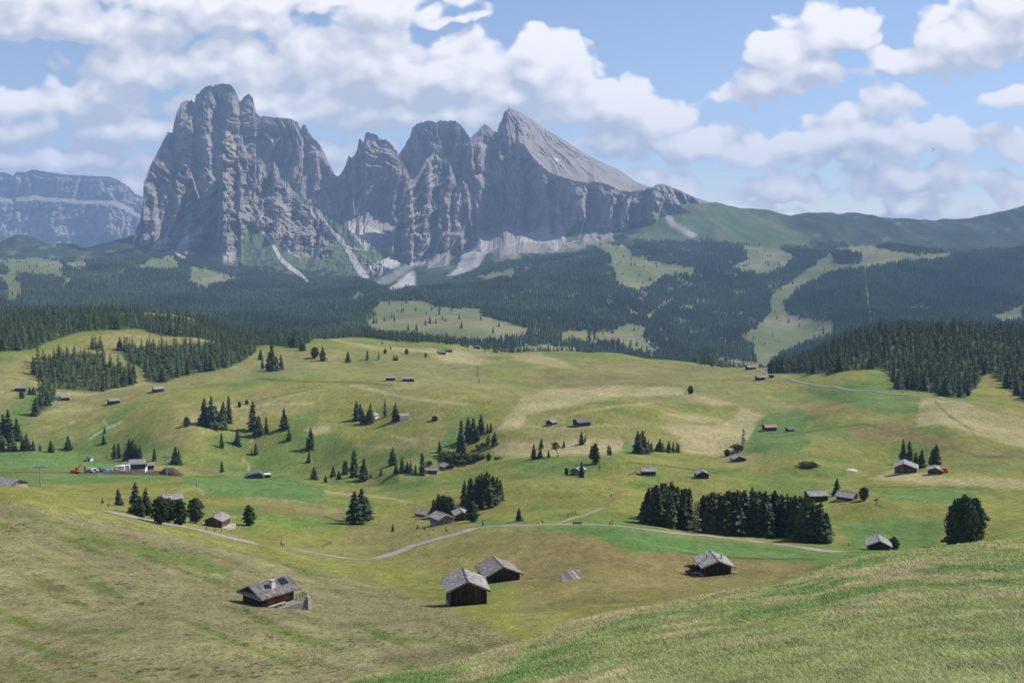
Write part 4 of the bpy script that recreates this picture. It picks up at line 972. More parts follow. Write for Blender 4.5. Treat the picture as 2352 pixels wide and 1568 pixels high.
clump('beside the low grey hut on the right slope', [(RP,1670,1047,1032,1.2)])
clump('at the corner of the bright green field', [(BL,1706,1034,981,.75)])
clump('beside the bare larch at the green field', [(BU,1692,1036,1018,1.0)])
clump('alone on the tan hayfield in the middle', [(PI_,1586,904,886,1.2)])
clump('beside the small far hut on the tan field', [(YS,1232,975,968,.8)])
# ---- ravine in the middle
clump('in the ravine left of the tan fields', [(SL,1055,1041,992,.9),(SL,1060,1037,963,.85),(SL,1064,1046,998,.9),(S,1075,1010,956,.85),(S,1085,1012,958,.85),(S,1095,1011,978,1.0),(S,1104,995,951,.95),(SL,1120,991,972,1.1),(SL,1127,992,971,1.1)], 'spruces in the ravine')
clump('right of the ravine by the tan field', [(S,1121,1021,997,1.0),(S,1136,1023,991,1.05)], 'pair right of the ravine')
clump('at the left rim of the ravine', [(S,1010,1038,1012,.8)])
clump('below the ravine on the meadow edge', [(PI_,1122,1058,1041,1.1),(BU,1142,1057,1048,1.0)], 'trees below the ravine')
clump('in the ravine thicket', [(BU,1020,1052,1034,1.1),(BU,1032,1058,1040,1.1),(BU,1045,1060,1036,1.1),(BU,1057,1062,1042,1.1),(BU,1070,1060,1040,1.1),(BU,1083,1057,1041,1.1),(BU,1095,1056,1040,1.1),(BU,1108,1052,1042,1.1),(BU,1100,1030,1020,1.1),(BU,1112,1025,1015,1.1)], 'bushes of the ravine thicket')
# ---- gully row left of the two ravine huts
clump('in the gully row right of the lift station', [(S,722,1101,1070,1.0),(S,748,1107,1089,.9),(S,765,1095,1069,.95),(S,778,1101,1079,.9),(S,790,1090,1057,.85),(SL,796,1089,1055,.9),(SL,814,1095,1030,1.0),(S,835,1102,1050,.9)], 'trees of the gully row')
clump('in the second gully row before the ravine huts', [(YS,852,1097,1081,.9),(S,876,1091,1074,1.0),(S,903,1067,1025,1.0),(S,910,1086,1064,1.0),(S,923,1086,1045,.8),(S,935,1086,1059,.9),(S,943,1087,1060,.9),(SL,954,1087,1066,1.1),(SL,970,1090,1039,1.1),(BU,985,1069,1058,1.0)], 'trees of the second gully row')
# ---- left slopes
clump('on the steep bank above the lift station', [(SL,510,1028,993,.95),(S,547,1022,983,.9),(SL,510,1084,1058,1.1)], 'spruces above the lift station')
clump('on the lone bank beside the lift path', [(S,588,1043,1016,.9),(YS,578,1045,1030,.8)], 'spruces by the lift path')
clump('in the left clump on the meadow crest', [(SL,455,969,960,1.2),(S,470,976,912,.85),(S,485,981,908,.85),(S,497,976,930,.9),(S,510,984,935,.9),(S,514,973,920,.8),(SL,526,971,908,1.0),(BU,500,983,966,1.2)], 'left clump on the meadow crest')
clump('alone left of the clump on the meadow crest', [(PI_,429,979,957,1.0)])
clump('on the crest path right of the clump', [(PI_,550,935,922,1.1),(PI_,567,928,918,1.3)], 'small pines on the crest path')
clump('in the tall trio on the left slope', [(SL,581,988,920,1.1),(S,593,1000,952,.95),(SL,612,992,956,1.1)], 'tall trio on the left slope')
clump('right of the tall trio on the left slope', [(S,654,985,937,.9)])
clump('down the slope from the tall trio', [(S,664,1011,984,.9)])
clump('of the pair on the shaded left slope', [(SL,714,1031,981,1.1),(SL,707,1034,1003,1.1)], 'pair on the shaded slope')
clump('below the pair on the shaded left slope', [(S,709,1062,1035,.8)])
clump('in the clump around the white house on the meadow', [(S,819,965,920,.85),(S,828,964,925,.9),(S,834,972,941,.9),(S,850,972,926,.9),(S,846,971,940,.9)], 'trees around the white house')
clump('right of the white house on the meadow', [(LA,885,957,917,1.1)])
clump('before the second white house on the meadow', [(S,909,966,925,.95)])
clump('in the bottom left corner wood by the green field', [(S,2,1033,985,1.0),(S,10,1010,950,.9),(S,19,1011,938,.85),(S,28,1034,985,.9),(S,40,1012,958,.9),(S,52,1033,1000,.9),(S,62,1034,993,.9),(S,77,1034,1008,.9),(S,92,1035,1018,1.0)], 'wood left of the green field')
clump('behind the left green field', [(S,118,1038,1010,1.0),(S,158,1032,1000,1.0)], 'spruces behind the green field')
clump('beside the pale track on the left slope', [(S,239,1019,998,1.1),(S,240,995,980,1.0)], 'spruces by the pale track')
clump('in the group behind the farm with the building site', [(SL,262,1053,1017,1.1),(SL,273,1053,1016,1.1),(S,296,1055,1008,.9),(S,304,1055,1007,.9),(S,313,1056,1018,.9),(SL,322,1056,1022,1.1),(YS,245,1051,1044,.9)], 'group behind the farm')
clump('right of the farm behind the lift pylon', [(SL,355,1059,1029,1.0),(S,402,1066,1024,.95),(S,411,1067,1033,.95)], 'spruces behind the pylon')
# ---- upper meadow
clump('in the tall knot below the left-hand wood', [(S,598,826,801,.9),(SL,603,847,822,1.1),(SL,617,852,822,1.1),(S,623,850,788,.8),(S,630,852,811,.9),(S,636,851,816,.9),(SL,646,849,813,1.1)], 'knot below the wood')
clump('of the pair at the right end of the left-hand wood', [(S,693,805,780,1.0),(S,698,805,783,1.0)], 'pair at the wood end')
clump('on the upper meadow right of the left-hand wood', [(RP,723,823,798,.9),(S,742,829,795,1.0),(S,800,832,806,1.0),(LA,844,827,802,1.2),(LA,870,826,805,1.0),(PI_,885,812,801,1.2),(YS,878,791,782,.9),(YS,897,802,791,.9),(S,905,827,813,1.0),(S,911,828,814,1.0),(PI_,934,813,801,1.2),(PI_,978,821,810,1.0)], 'single trees on the upper meadow')
clump('on the bank below the left-hand wood', [(S,68,906,887,1.2),(S,78,906,888,1.2),(PI_,50,915,899,1.3)], 'trees below the left hut')

# ---- the two wooded hills, and the far forest
def scatter(polys, n, ylo, yhi, rng, clear=None):
    """ground points inside outlined woods, evenly over the ground"""
    xs = []; 
    allx = np.concatenate([np.array(P)[:, 0] for P in polys]); ally = np.concatenate([np.array(P)[:, 1] for P in polys])
    a0 = (allx.min() - CX) / F / .985; a1 = (allx.max() - CX) / F / .985
    out = []; got = 0
    for _ in range(200):
        y = np.sqrt(rng.uniform(ylo ** 2, yhi ** 2, 60000)); x = rng.uniform(a0, a1, 60000) * y; z = gz(x, y)
        px, py = proj(x, y, z); m = np.zeros(len(x), bool)
        for P in polys: m |= inpoly(px + 3 * fbm(x / 40, y / 40, 2, 3), py, P)
        out.append(np.stack([x[m], y[m], z[m]], 1)); got += m.sum()
        if got >= n: break
    return np.concatenate(out)[:n]

def thin(P, d):
    """drop points closer than d to an earlier one"""
    cell = {}; keep = []
    for i, p in enumerate(P):
        c = (int(p[0] // d), int(p[1] // d)); ok = True
        for dx in (-1, 0, 1):
            for dy in (-1, 0, 1):
                for q in cell.get((c[0] + dx, c[1] + dy), ()):
                    if (q[0] - p[0]) ** 2 + (q[1] - p[1]) ** 2 < d * d: ok = False; break
        if ok: cell.setdefault(c, []).append(p); keep.append(i)
    return P[keep]

rs = np.random.default_rng(41)
LEFTW, RIGHTW = HILLWOOD[:6], HILLWOOD[6:]
pl = thin(scatter(LEFTW, 30000, 780, 1800, rs), 4.9)
pr = thin(scatter(RIGHTW, 22000, 720, 1500, rs), 4.7)
pr = pr[(fbm(pr[:, 0] / 35, pr[:, 1] / 35, 2, 4) > -0.28) | (proj(pr[:, 0], pr[:, 1], pr[:, 2])[1] < 845)]
# strips of trees standing just beyond the crest of the middle meadow
def crest_strip(x0, x1, n, y0, y1):
    px = rs.uniform(x0, x1, n); a = (px - CX) / F / .985; y = rs.uniform(y0, y1, n); x = a * y; return np.stack([x, y, gz(x, y)], 1)
pc = np.concatenate([crest_strip(1135, 1430, 330, 1600, 1850), crest_strip(1400, 1600, 240, 1560, 1800), crest_strip(1590, 1720, 110, 1330, 1480), crest_strip(1780, 1880, 60, 1180, 1300), crest_strip(745, 1125, 300, 1600, 1760)])
pc = thin(pc, 4.5)
hill = np.concatenate([pl, pr, pc]); side = np.r_[np.zeros(len(pl)), np.ones(len(pr)), np.full(len(pc), 2)]
hh = np.where(side == 1, rs.uniform(9, 16.5, len(hill)), rs.uniform(9, 16, len(hill))); hh = np.where(side == 2, rs.uniform(10, 17, len(hill)), hh)
hh *= rs.choice([1.1, 1, .9, .7, .5], len(hill))
show = hh / hill[:, 1]
# trees at the fronts of the two woods stand as trees of their own
hpx, hpy = proj(hill[:, 0], hill[:, 1], hill[:, 2])
front_edge = np.zeros(len(hill))
for i in range(len(hill)):
    nb = (np.abs(hpx - hpx[i]) < 9) & (hpy > hpy[i] + 1) & (hpy < hpy[i] + 26)
    front_edge[i] = 1.0 if nb.sum() == 0 else (0.6 if nb.sum() < 2 else 0.3)
NIND = max(0, 298 - sum(1 for o in bpy.data.objects if o.parent is None and o.name.split('.')[0] in ('spruce_tree',)))
order = np.argsort(-(show * front_edge) * (side < 2))[:NIND]
ind = np.zeros(len(hill), bool); ind[order] = True
for i in np.where(ind)[0]:
    x, y, z = hill[i]; s_ = int(side[i])
    tree(S if rs.random() < .6 else SL, x, y, z - .2, hh[i], ('spruce at the lower edge of the wood on the left hill', 'spruce at the lower edge of the wood on the right hill')[s_],
         ('spruces along the left hill wood', 'spruces along the right hill wood')[s_], rs.uniform(.85, 1.1), parts=False)

def mass(name, P, H, W, crowns, rng, tones, material):
    """many trees as one mesh"""
    V = []; T = []; C = []; o = 0; which = rng.integers(len(crowns), size=len(P)); rot = rng.uniform(0, 6.28, len(P))
    for ci, (cv, ct, cw) in enumerate(crowns):
        idx = np.where(which == ci)[0]; n = len(idx)
        if n == 0: continue
        c, s = np.cos(rot[idx])[:, None], np.sin(rot[idx])[:, None]; w = (H[idx] * W[idx])[:, None]
        X = (cv[None, :, 0] * c - cv[None, :, 1] * s) * w + P[idx, 0:1]; Yv = (cv[None, :, 0] * s + cv[None, :, 1] * c) * w + P[idx, 1:2]
        Z = cv[None, :, 2] * H[idx, None] + P[idx, 2:3]
        V.append(np.stack([X, Yv, Z], -1).reshape(-1, 3)); T.append((ct[None] + (np.arange(n) * len(cv))[:, None, None]).reshape(-1, 3) + o); o += n * len(cv)
        C.append((tones[idx][:, None] * cw[None, :]).ravel())
    ob = link(name, new_mesh(name, np.concatenate(V), np.concatenate(T), False, {'tone': np.concatenate(C)}), mats=[material])
    return tag(ob, kind='stuff')
mid = []
for sdd in range(5):
    r = np.random.default_rng(300 + sdd); mid.append(spruce_crown(r, 12, 7, R=(.26, .20, .28, .19, .24)[sdd], fine=1, power=(.8, .5, .85, .42, .6)[sdd]))
rest = ~ind
ob = mass('spruce_forest', hill[rest] - [0, 0, .3], hh[rest], rs.uniform(.85, 1.25, rest.sum()), mid, rs, rs.choice([.75, .95, 1.15, 1.5], rest.sum()), HILLNEEDLE)
ob['label'] = 'dark spruce wood covering the two hills and the crest behind the meadow'; ob['category'] = 'forest'

# far slopes: everything that is not a clearing, scree or rock
far = []
for _ in range(14):
    n = 40000; y = np.sqrt(rs.uniform(2150 ** 2, 6300 ** 2, n)); x = rs.uniform(-.56, .56, n) * y; z = gz(x, y); px, py = proj(x, y, z)
    fl = np.interp(px, [-200, 0, 100, 200, 330, 420, 560, 700, 830, 900, 1000, 1080, 1150, 1260, 1340, 1400, 1440, 1560, 1640, 1700, 1780, 1880, 2000, 2400], [590, 596, 592, 596, 575, 578, 612, 604, 642, 672, 662, 632, 598, 594, 575, 548, 556, 548, 552, 560, 575, 560, 556, 520])
    d = (1 - clear_mask(px, py)) * (1 - scree_mask(px, py)) * sstep(-6, 8, py - fl + 8 * fbm(px / 20, py / 9, 2, 12))
    d = np.maximum(d, 0.012 * (py > fl + 5) * (fbm(x / 120, y / 120, 2, 5) > 0.05))
    dens = np.clip((y / 3200) ** -1.0, .5, 1.3) * .62
    m = rs.random(n) < d * dens
    far.append(np.stack([x, y, z], 1)[m])
far = np.concatenate(far)
fcr = []
for sdd in range(4):
    r = np.random.default_rng(400 + sdd); V = []; T = []; C = []
    for j, (zb, zt, rad) in enumerate(((.05, .50, .20), (.28, .75, .155), (.52, 1.0, .105))):
        n = 6; o = len(V); ph = r.uniform(0, 6)
        for q_ in range(n): V.append((rad * r.uniform(.75, 1.2) * cos(ph + 6.283 * q_ / n), rad * r.uniform(.75, 1.2) * sin(ph + 6.283 * q_ / n), zb + r.normal(0, .02))); C.append(1)
        V.append((0, 0, zt)); C.append(1.15)
        for q_ in range(n): T.append((o + q_, o + (q_ + 1) % n, o + n))
    fcr.append((np.array(V), np.array(T), np.array(C)))
fh = rs.uniform(11, 21, len(far))
ob = mass('far_forest', far - [0, 0, .5], fh, rs.uniform(.9, 1.4, len(far)), fcr, rs, rs.uniform(.7, 1.3, len(far)) * (1 + 1.1 * np.clip(fbm(far[:, 0] / 260, far[:, 1] / 420, 3, 15), -.4, .6)), NEEDLE)
ob['label'] = 'blue-green far forest over the slopes under the mountains'; ob['category'] = 'forest'
print('hill trees', len(hill), 'single', ind.sum(), 'far', len(far))
# ================================================================== HUTS, FARM, LIFT, PEOPLE
class MB:
    def __init__(s): s.v = []; s.f = []
    def poly(s, pts, faces):
        o = len(s.v); s.v += [tuple(p) for p in pts]; s.f += [tuple(o + i for i in f) for f in faces]; return s
    def box(s, x0, y0, z0, x1, y1, z1):
        return s.poly([(x0,y0,z0),(x1,y0,z0),(x1,y1,z0),(x0,y1,z0),(x0,y0,z1),(x1,y0,z1),(x1,y1,z1),(x0,y1,z1)],
                      [(0,3,2,1),(4,5,6,7),(0,1,5,4),(1,2,6,5),(2,3,7,6),(3,0,4,7)])
    def bar(s, a, b, w, h=None):
        """a square bar from a to b"""
        h = h or w; a = Vec(a); b = Vec(b); d = (b - a).normalized()
        u = d.cross(Vec((0, 0, 1)));
        if u.length < 1e-3: u = Vec((1, 0, 0))
        u.normalize(); q = u.cross(d).normalized(); u = u * w / 2; q = q * h / 2
        P = [a - u - q, a + u - q, a + u + q, a - u + q, b - u - q, b + u - q, b + u + q, b - u + q]
        return s.poly(P, [(0,3,2,1),(4,5,6,7),(0,1,5,4),(1,2,6,5),(2,3,7,6),(3,0,4,7)])
    def cyl(s, x, y, z0, z1, r0, r1=None, n=10):
        r1 = r0 if r1 is None else r1
        P = [(x + r0 * cos(2*pi*i/n), y + r0 * sin(2*pi*i/n), z0) for i in range(n)] + [(x + r1 * cos(2*pi*i/n), y + r1 * sin(2*pi*i/n), z1) for i in range(n)]
        return s.poly(P, [(i, (i+1) % n, n + (i+1) % n, n + i) for i in range(n)] + [tuple(range(n-1, -1, -1)), tuple(range(n, 2*n))])
    def prism(s, prof, y0, y1):
        """outline in x-z pushed along y"""
        n = len(prof); P = [(x, y0, z) for x, z in prof] + [(x, y1, z) for x, z in prof]
        return s.poly(P, [tuple(range(n)), tuple(range(2*n-1, n-1, -1))] + [(i, n + i, n + (i+1) % n, (i+1) % n) for i in range(n)])
    def build(s, name, material, parent=None, smooth=False):
        me = bpy.data.meshes.new(name); me.from_pydata(s.v, [], s.f); me.update()
        import bmesh
        bm = bmesh.new(); bm.from_mesh(me); bmesh.ops.recalc_face_normals(bm, faces=bm.faces); bm.to_mesh(me); bm.free()
        if smooth:
            for p in me.polygons: p.use_smooth = True
        me.materials.append(material)
        o = bpy.data.objects.new(name, me); COL.objects.link(o)
        if parent is not None: o.parent = parent
        return o
from mathutils import Vector as Vec

DARKWOOD = plank_mat('dark_boards', (0.060, 0.046, 0.036)); BROWNWOOD = plank_mat('brown_boards', (0.125, 0.082, 0.050)); LOGWOOD = plank_mat('log_wall', (0.075, 0.050, 0.036), True, 0.28)
GREYWOOD = plank_mat('grey_boards', (0.22, 0.20, 0.18)); REDWOOD = plank_mat('red_brown_logs', (0.082, 0.044, 0.034), True, 0.26)
SHINGLE = roof_mat('grey_shingles', (0.34, 0.315, 0.30)); PALESH = roof_mat('pale_shingles', (0.37, 0.345, 0.32)); DARKSH = roof_mat('dark_shingles', (0.21, 0.185, 0.18), 0.5); BROWNSH = roof_mat('brown_shingles', (0.30, 0.26, 0.235)); TILE = roof_mat('red_tiles', (0.44, 0.27, 0.19), 0.2)
STONE = plain('stone', (0.42, 0.40, 0.37), 0.9, var=.35, scale=4); WHITE = plain('whitewash', (0.72, 0.70, 0.66), 0.8, var=.08); PALEW = plain('pale_timber', (0.46, 0.40, 0.33), 0.8, var=.25, scale=3)
TERR = plain('worn_stone', (0.24, 0.22, 0.19), 0.95, var=.4, scale=3); GLASS = plain('window_glass', (0.03, 0.035, 0.045), 0.12, var=.1, spec=0.6); METAL = plain('galvanised', (0.45, 0.46, 0.47), 0.45, 0.6, var=.12); DARKMET = plain('dark_metal', (0.05, 0.055, 0.065), 0.4, 0.4, var=.1)
PANEL = plain('solar_cells', (0.015, 0.02, 0.04), 0.15, var=.2, spec=0.6); REDP = plain('red_paint', (0.42, 0.035, 0.03), 0.5, var=.12); SHUT = plain('red_shutter', (0.17, 0.042, 0.032), 0.7, var=.15); DOORM = plank_mat('door_boards', (0.045, 0.032, 0.025))
ORANGE = plain('orange_paint', (0.70, 0.16, 0.03), 0.45, var=.12); BLUE = plain('blue_sheet', (0.05, 0.20, 0.62), 0.6, var=.15); GREENP = plain('green_sheet', (0.03, 0.28, 0.12), 0.6, var=.15); BLACK = plain('black_rubber', (0.02, 0.02, 0.022), 0.8, var=.1); EARTHM = plain('dug_earth', (0.115, 0.082, 0.062), 1.0, var=.45, scale=.8)
BIRDM = plain('dark_feathers', (0.03, 0.03, 0.035), 0.8)

def place(px, py, Y=None, ymin=60):
    if Y is None: return hit(px, py, ymin)
    a, e = ray(px, py); x = float(a) * Y; return x, Y, float(gz(x, Y))

def hut(px, py, label, w=6, l=6, h=2.4, rise=1.5, yaw=0, wall=None, roof=None, over=.55, eave=.6, group=None, name='hut', Y=None, door=None, windows=(), chimneys=(), stones=True, sink=2.0, lift=0.0, ridge_off=0.0, boards=True, cat='hut', ymin=60):
    """gabled timber hut; the ridge runs along its own y axis, yaw degrees turn the ridge to the right of straight away"""
    wall = wall or DARKWOOD; roof = roof or SHINGLE; rise = min(rise, .46 * w / 2)
    x, y, z = place(px, py, Y, ymin)
    c, s = cos(radians(-yaw)), sin(radians(-yaw))
    zs = [float(gz(x + c * i * w / 2 - s * j * l / 2, y + s * i * w / 2 + c * j * l / 2)) for i in (-1, 1) for j in (-1, 1)]
    z = 0.35 * max(zs) + 0.65 * float(np.mean(zs)) + lift
    r = root(name, (x, y, z), radians(-yaw), label, cat, group)
    ro = ridge_off
    MB().prism([(-w/2, -sink), (w/2, -sink), (w/2, h), (ro, h + rise), (-w/2, h)], -l/2, l/2).build('wall', wall, r)
    t = 0.14; sl = rise / (w/2 - ro), rise / (w/2 + ro)
    rm = MB()
    for sg, k_ in ((1, sl[0]), (-1, sl[1])):
        xe = sg * (w/2 + eave); ze = h - k_ * eave
        rm.prism([(ro, h + rise + .02), (xe, ze + .02), (xe, ze + .02 + t), (ro, h + rise + .02 + t)], -l/2 - over, l/2 + over)
    ro_ = rm.build('roof', roof, r)
    if boards:
        for yy in (-l/2 - over - .05, l/2 + over):
            xr, xl = w/2 + eave, -w/2 - eave; zr_, zl_ = h - sl[0] * eave, h - sl[1] * eave
            MB().prism([(xl, zl_ - .10), (ro, h + rise - .10), (xr, zr_ - .10), (xr, zr_ + .19), (ro, h + rise + .19), (xl, zl_ + .19)], yy, yy + .05).build('bargeboard', PALEW if roof is PALESH else GREYWOOD, r)
        MB().prism([(ro - .18, h + rise + .13 ), (ro, h + rise + .24), (ro + .18, h + rise + .13), (ro, h + rise + .17)], -l/2 - over, l/2 + over).build('ridge_board', GREYWOOD, ro_)
    if stones and sink > 0:
        MB().box(-w/2 - .06, -l/2 - .06, -sink - .1, w/2 + .06, l/2 + .06, .18).build('foundation', STONE, r)
    if door:
        dx, dw, dh = door; d = MB().box(dx - dw/2, -l/2 - .07, 0.18, dx + dw/2, -l/2 - .01, .18 + dh).build('door', DOORM, r)
        MB().box(dx + dw/2 - .16, -l/2 - .12, .18 + dh * .5, dx + dw/2 - .08, -l/2 - .07, .18 + dh * .5 + .12).build('handle', METAL, d)
    for (face, u, zc, ww, wh) in windows:
        f = MB(); g = MB()
        if face == 'front': f.box(u - ww/2 - .07, -l/2 - .06, zc - wh/2 - .07, u + ww/2 + .07, -l/2 - .01, zc + wh/2 + .07); g.box(u - ww/2, -l/2 - .075, zc - wh/2, u + ww/2, -l/2 - .06, zc + wh/2)
        else:
            sg = 1 if face == 'right' else -1; xa = sg * (w/2 + .01); xb = sg * (w/2 + .06); xc_ = sg * (w/2 + .075)
            f.box(min(xa, xb), u - ww/2 - .07, zc - wh/2 - .07, max(xa, xb), u + ww/2 + .07, zc + wh/2 + .07); g.box(min(xb, xc_), u - ww/2, zc - wh/2, max(xb, xc_), u + ww/2, zc + wh/2)
        fo = f.build('window', PALEW, r); g.build('pane', GLASS, fo)
    for (cx, cy_, kind) in chimneys:
        zr = h + rise - abs(cx - ro) * sl[0 if cx > ro else 1]
        if kind == 'stone':
            co_ = MB().poly([(cx-.42,cy_-.42,zr-.25),(cx+.42,cy_-.42,zr-.25),(cx+.42,cy_+.42,zr-.25),(cx-.42,cy_+.42,zr-.25),(cx-.32,cy_-.32,zr+.95),(cx+.32,cy_-.32,zr+.95),(cx+.32,cy_+.32,zr+.95),(cx-.32,cy_+.32,zr+.95)], [(0,3,2,1),(4,5,6,7),(0,1,5,4),(1,2,6,5),(2,3,7,6),(3,0,4,7)]).build('chimney', WHITE, ro_)
            cp = MB().box(cx-.42, cy_-.42, zr+1.22, cx+.42, cy_+.42, zr+1.34)
            for ax in (-.27, .27):
                for ay in (-.27, .27): cp.box(cx+ax-.06, cy_+ay-.06, zr+.95, cx+ax+.06, cy_+ay+.06, zr+1.22)
            cp.build('chimney_cap', STONE, ro_)
        else:
            MB().cyl(cx, cy_, zr - .1, zr + 1.15, .16, .16, 12).build('chimney', METAL, ro_)
            MB().cyl(cx, cy_, zr + 1.24, zr + 1.34, .30, .16, 12).cyl(cx, cy_, zr + 1.15, zr + 1.24, .05, .05, 6).build('chimney_cap', PALEW, ro_)
    return r, ro_

# ---- nearest huts
r, rf = hut(1070, 1386, 'tall dark weathered hay hut with grey shingle roof, front one of the overlapping pair', 5.2, 5.6, 2.75, 1.45, -9, DARKWOOD, SHINGLE, .5, .62, group=None, windows=(), name='hay_hut')
MB().box(-.75, -2.86, .3, .75, -2.80, 2.4).build('door', DOORM, r)
st = MB(); st.box(-.8, -4.0, -.6, 1.1, -2.9, .12); st.box(-.7, -4.5, -.9, 1.0, -4.0, -.2); st.build('step', STONE, r)
for sx in (-2.63, 2.63): MB().box(sx - .09, -2.9, -1.2, sx + .09, -2.72, 2.7).build('corner_post', GREYWOOD, r)
r, rf = hut(1145, 1335, 'broad low hay hut with brownish roof, half hidden behind the tall dark one', 6.6, 6.6, 2.0, 1.45, -17, DARKWOOD, BROWNSH, .5, .6, name='hay_hut')
MB().box(-.8, -3.36, .15, .8, -3.30, 1.9).build('door', DOORM, r)
# the log chalet with terrace
r, rf = hut(617, 1388, 'dark log chalet with red shutters, chimney, solar panel and stone terrace', 5.4, 6.2, 2.25, 1.35, 41, REDWOOD, DARKSH, .75, .75, name='chalet', chimneys=[(1.5, -.3, 'stone')], windows=[('right', -1.4, 1.35, .8, .9), ('right', 1.5, 1.35, .8, .9), ('front', -.9, 1.3, .7, .8)], cat='chalet')
r.scale = (.76, .76, .76)
MB().box(2.72, -.35, .15, 2.79, .55, 2.05).build('door', SHUT, r)
for yy in (-2.05, -.78, .85, 2.12): MB().box(2.71, yy - .2, .9, 2.78, yy + .2, 1.82).build('shutter', SHUT, r)
k_ = 1.242 / 2.7
MB().poly([(.45, 1.5, 2.25 + 1.242 - .45*k_ + .2), (1.75, 1.5, 2.25 + 1.242 - 1.75*k_ + .2), (1.75, 2.9, 2.25 + 1.242 - 1.75*k_ + .2), (.45, 2.9, 2.25 + 1.242 - .45*k_ + .2), (.45, 1.5, 2.25 + 1.242 - .45*k_ + .28), (1.75, 1.5, 2.25 + 1.242 - 1.75*k_ + .28), (1.75, 2.9, 2.25 + 1.242 - 1.75*k_ + .28), (.45, 2.9, 2.25 + 1.242 - .45*k_ + .28)], [(0,3,2,1),(4,5,6,7),(0,1,5,4),(1,2,6,5),(2,3,7,6),(3,0,4,7)]).build('solar_panel', PANEL, rf)
MB().poly([(-3.3, -3.1, 2.15), (3.3, -3.1, 2.15), (3.3, -3.95, 1.85), (-3.3, -3.95, 1.85), (-3.3, -3.1, 2.22), (3.3, -3.1, 2.22), (3.3, -3.95, 1.92), (-3.3, -3.95, 1.92)], [(0,3,2,1),(4,5,6,7),(0,1,5,4),(1,2,6,5),(2,3,7,6),(3,0,4,7)]).build('pent_roof', PALEW, r)
tr = MB(); tr.box(2.76, -3.4, -1.2, 4.1, 5.0, -.05); tr.build('terrace', TERR, r)
bn = MB(); bn.box(2.95, -2.4, .45, 3.35, 1.0, .52)
for yy in (-2.2, -.6, .8): bn.box(3.0, yy, .05, 3.3, yy + .1, .45)
bn.build('bench', PALEW, r)
fe = MB()
for yy in np.linspace(3.5, 4.8, 3): fe.box(2.8, yy - .05, 0, 2.9, yy + .05, 1.1)
fe.box(2.82, 3.5, .55, 2.88, 4.9, .65); fe.box(2.82, 3.5, 1.0, 2.88, 4.9, 1.1)
for xx in (3.3, 3.7): fe.box(xx - .05, 4.8, 0, xx + .05, 4.9, 1.1)
fe.box(2.85, 4.82, 1.0, 3.8, 4.88, 1.1); fe.build('railing', GREYWOOD, r)
MB().poly([(3.75,4.5,-1.4),(4.65,4.5,-1.4),(4.65,5.4,-1.4),(3.75,5.4,-1.4),(3.95,4.7,.6),(4.45,4.7,.6),(4.45,5.2,.6),(3.95,5.2,.6)], [(0,3,2,1),(4,5,6,7),(0,1,5,4),(1,2,6,5),(2,3,7,6),(3,0,4,7)]).build('stone_pillar', STONE, r)
# hut with two stove pipes
r, rf = hut(1639, 1317, 'dark hut with two stovepipes and pale sunlit roof half on the red-brown meadow', 5.2, 5.8, 2.1, 1.05, -4, DARKWOOD, PALESH, .55, .75, name='hut', chimneys=[(-1.5, -.3, 'pipe'), (1.2, -.9, 'pipe')])
for sx in (-2.35, 2.35): MB().box(sx - .16, -2.98, .1, sx + .16, -2.92, 1.9).build('shutter', SHUT, r)
bb = MB().box(2.9, -3.0, .75, 3.9, -2.3, .83); bb.box(3.0, -2.9, -.4, 3.1, -2.8, .75); bb.box(3.7, -2.9, -.4, 3.8, -2.8, .75); bb.build('table', PALEW, r)
ld = MB()
for yy in (-2.4, -1.5): ld.bar((3.4, yy, 1.25), (5.0, yy, -.35), .12)
for t_ in np.linspace(.1, .95, 7): ld.bar((3.4 + 1.6*t_, -2.4, 1.25 - 1.6*t_), (3.4 + 1.6*t_, -1.5, 1.25 - 1.6*t_), .10)
ld.build('stair', PALEW, r)
x, y, z = hit(1590, 1318); tree('bush', x, y, z, 1.9, 'dark bush against the left wall of the two-pipe hut', None, 1.0, parts=True)
# low hay shelter
x, y, z = hit(1311, 1330); r = root('hay_shelter', (x, y, z), radians(4), 'small grey board lean-to shelter alone on the brown meadow', 'shelter')
MB().poly([(-1.6,-.9,-.2),(1.75,-.9,-.2),(1.75,-.8,-.2),(-1.6,-.8,-.2),(-1.45,.55,1.35),(1.6,.55,1.35),(1.6,.65,1.35),(-1.45,.65,1.35)], [(0,3,2,1),(4,5,6,7),(0,1,5,4),(1,2,6,5),(2,3,7,6),(3,0,4,7)]).build('roof', plank_mat('pale_boards', (0.46, 0.42, 0.38), board=.3), r)
MB().poly([(-1.5,-.75,-.4),(-1.45,.6,-.4),(-1.4,.55,1.25),(-1.42,-.75,-.05),(-1.42,.6,-.4),(-1.36,-.75,-.4)], [(0,1,2,3),(5,4,2,3),(0,3,5),(1,4,2)]).build('side_wall', DARKWOOD, r)
MB().box(-1.4, .66, -.4, 1.6, .74, 1.25).build('back_wall', DARKWOOD, r)
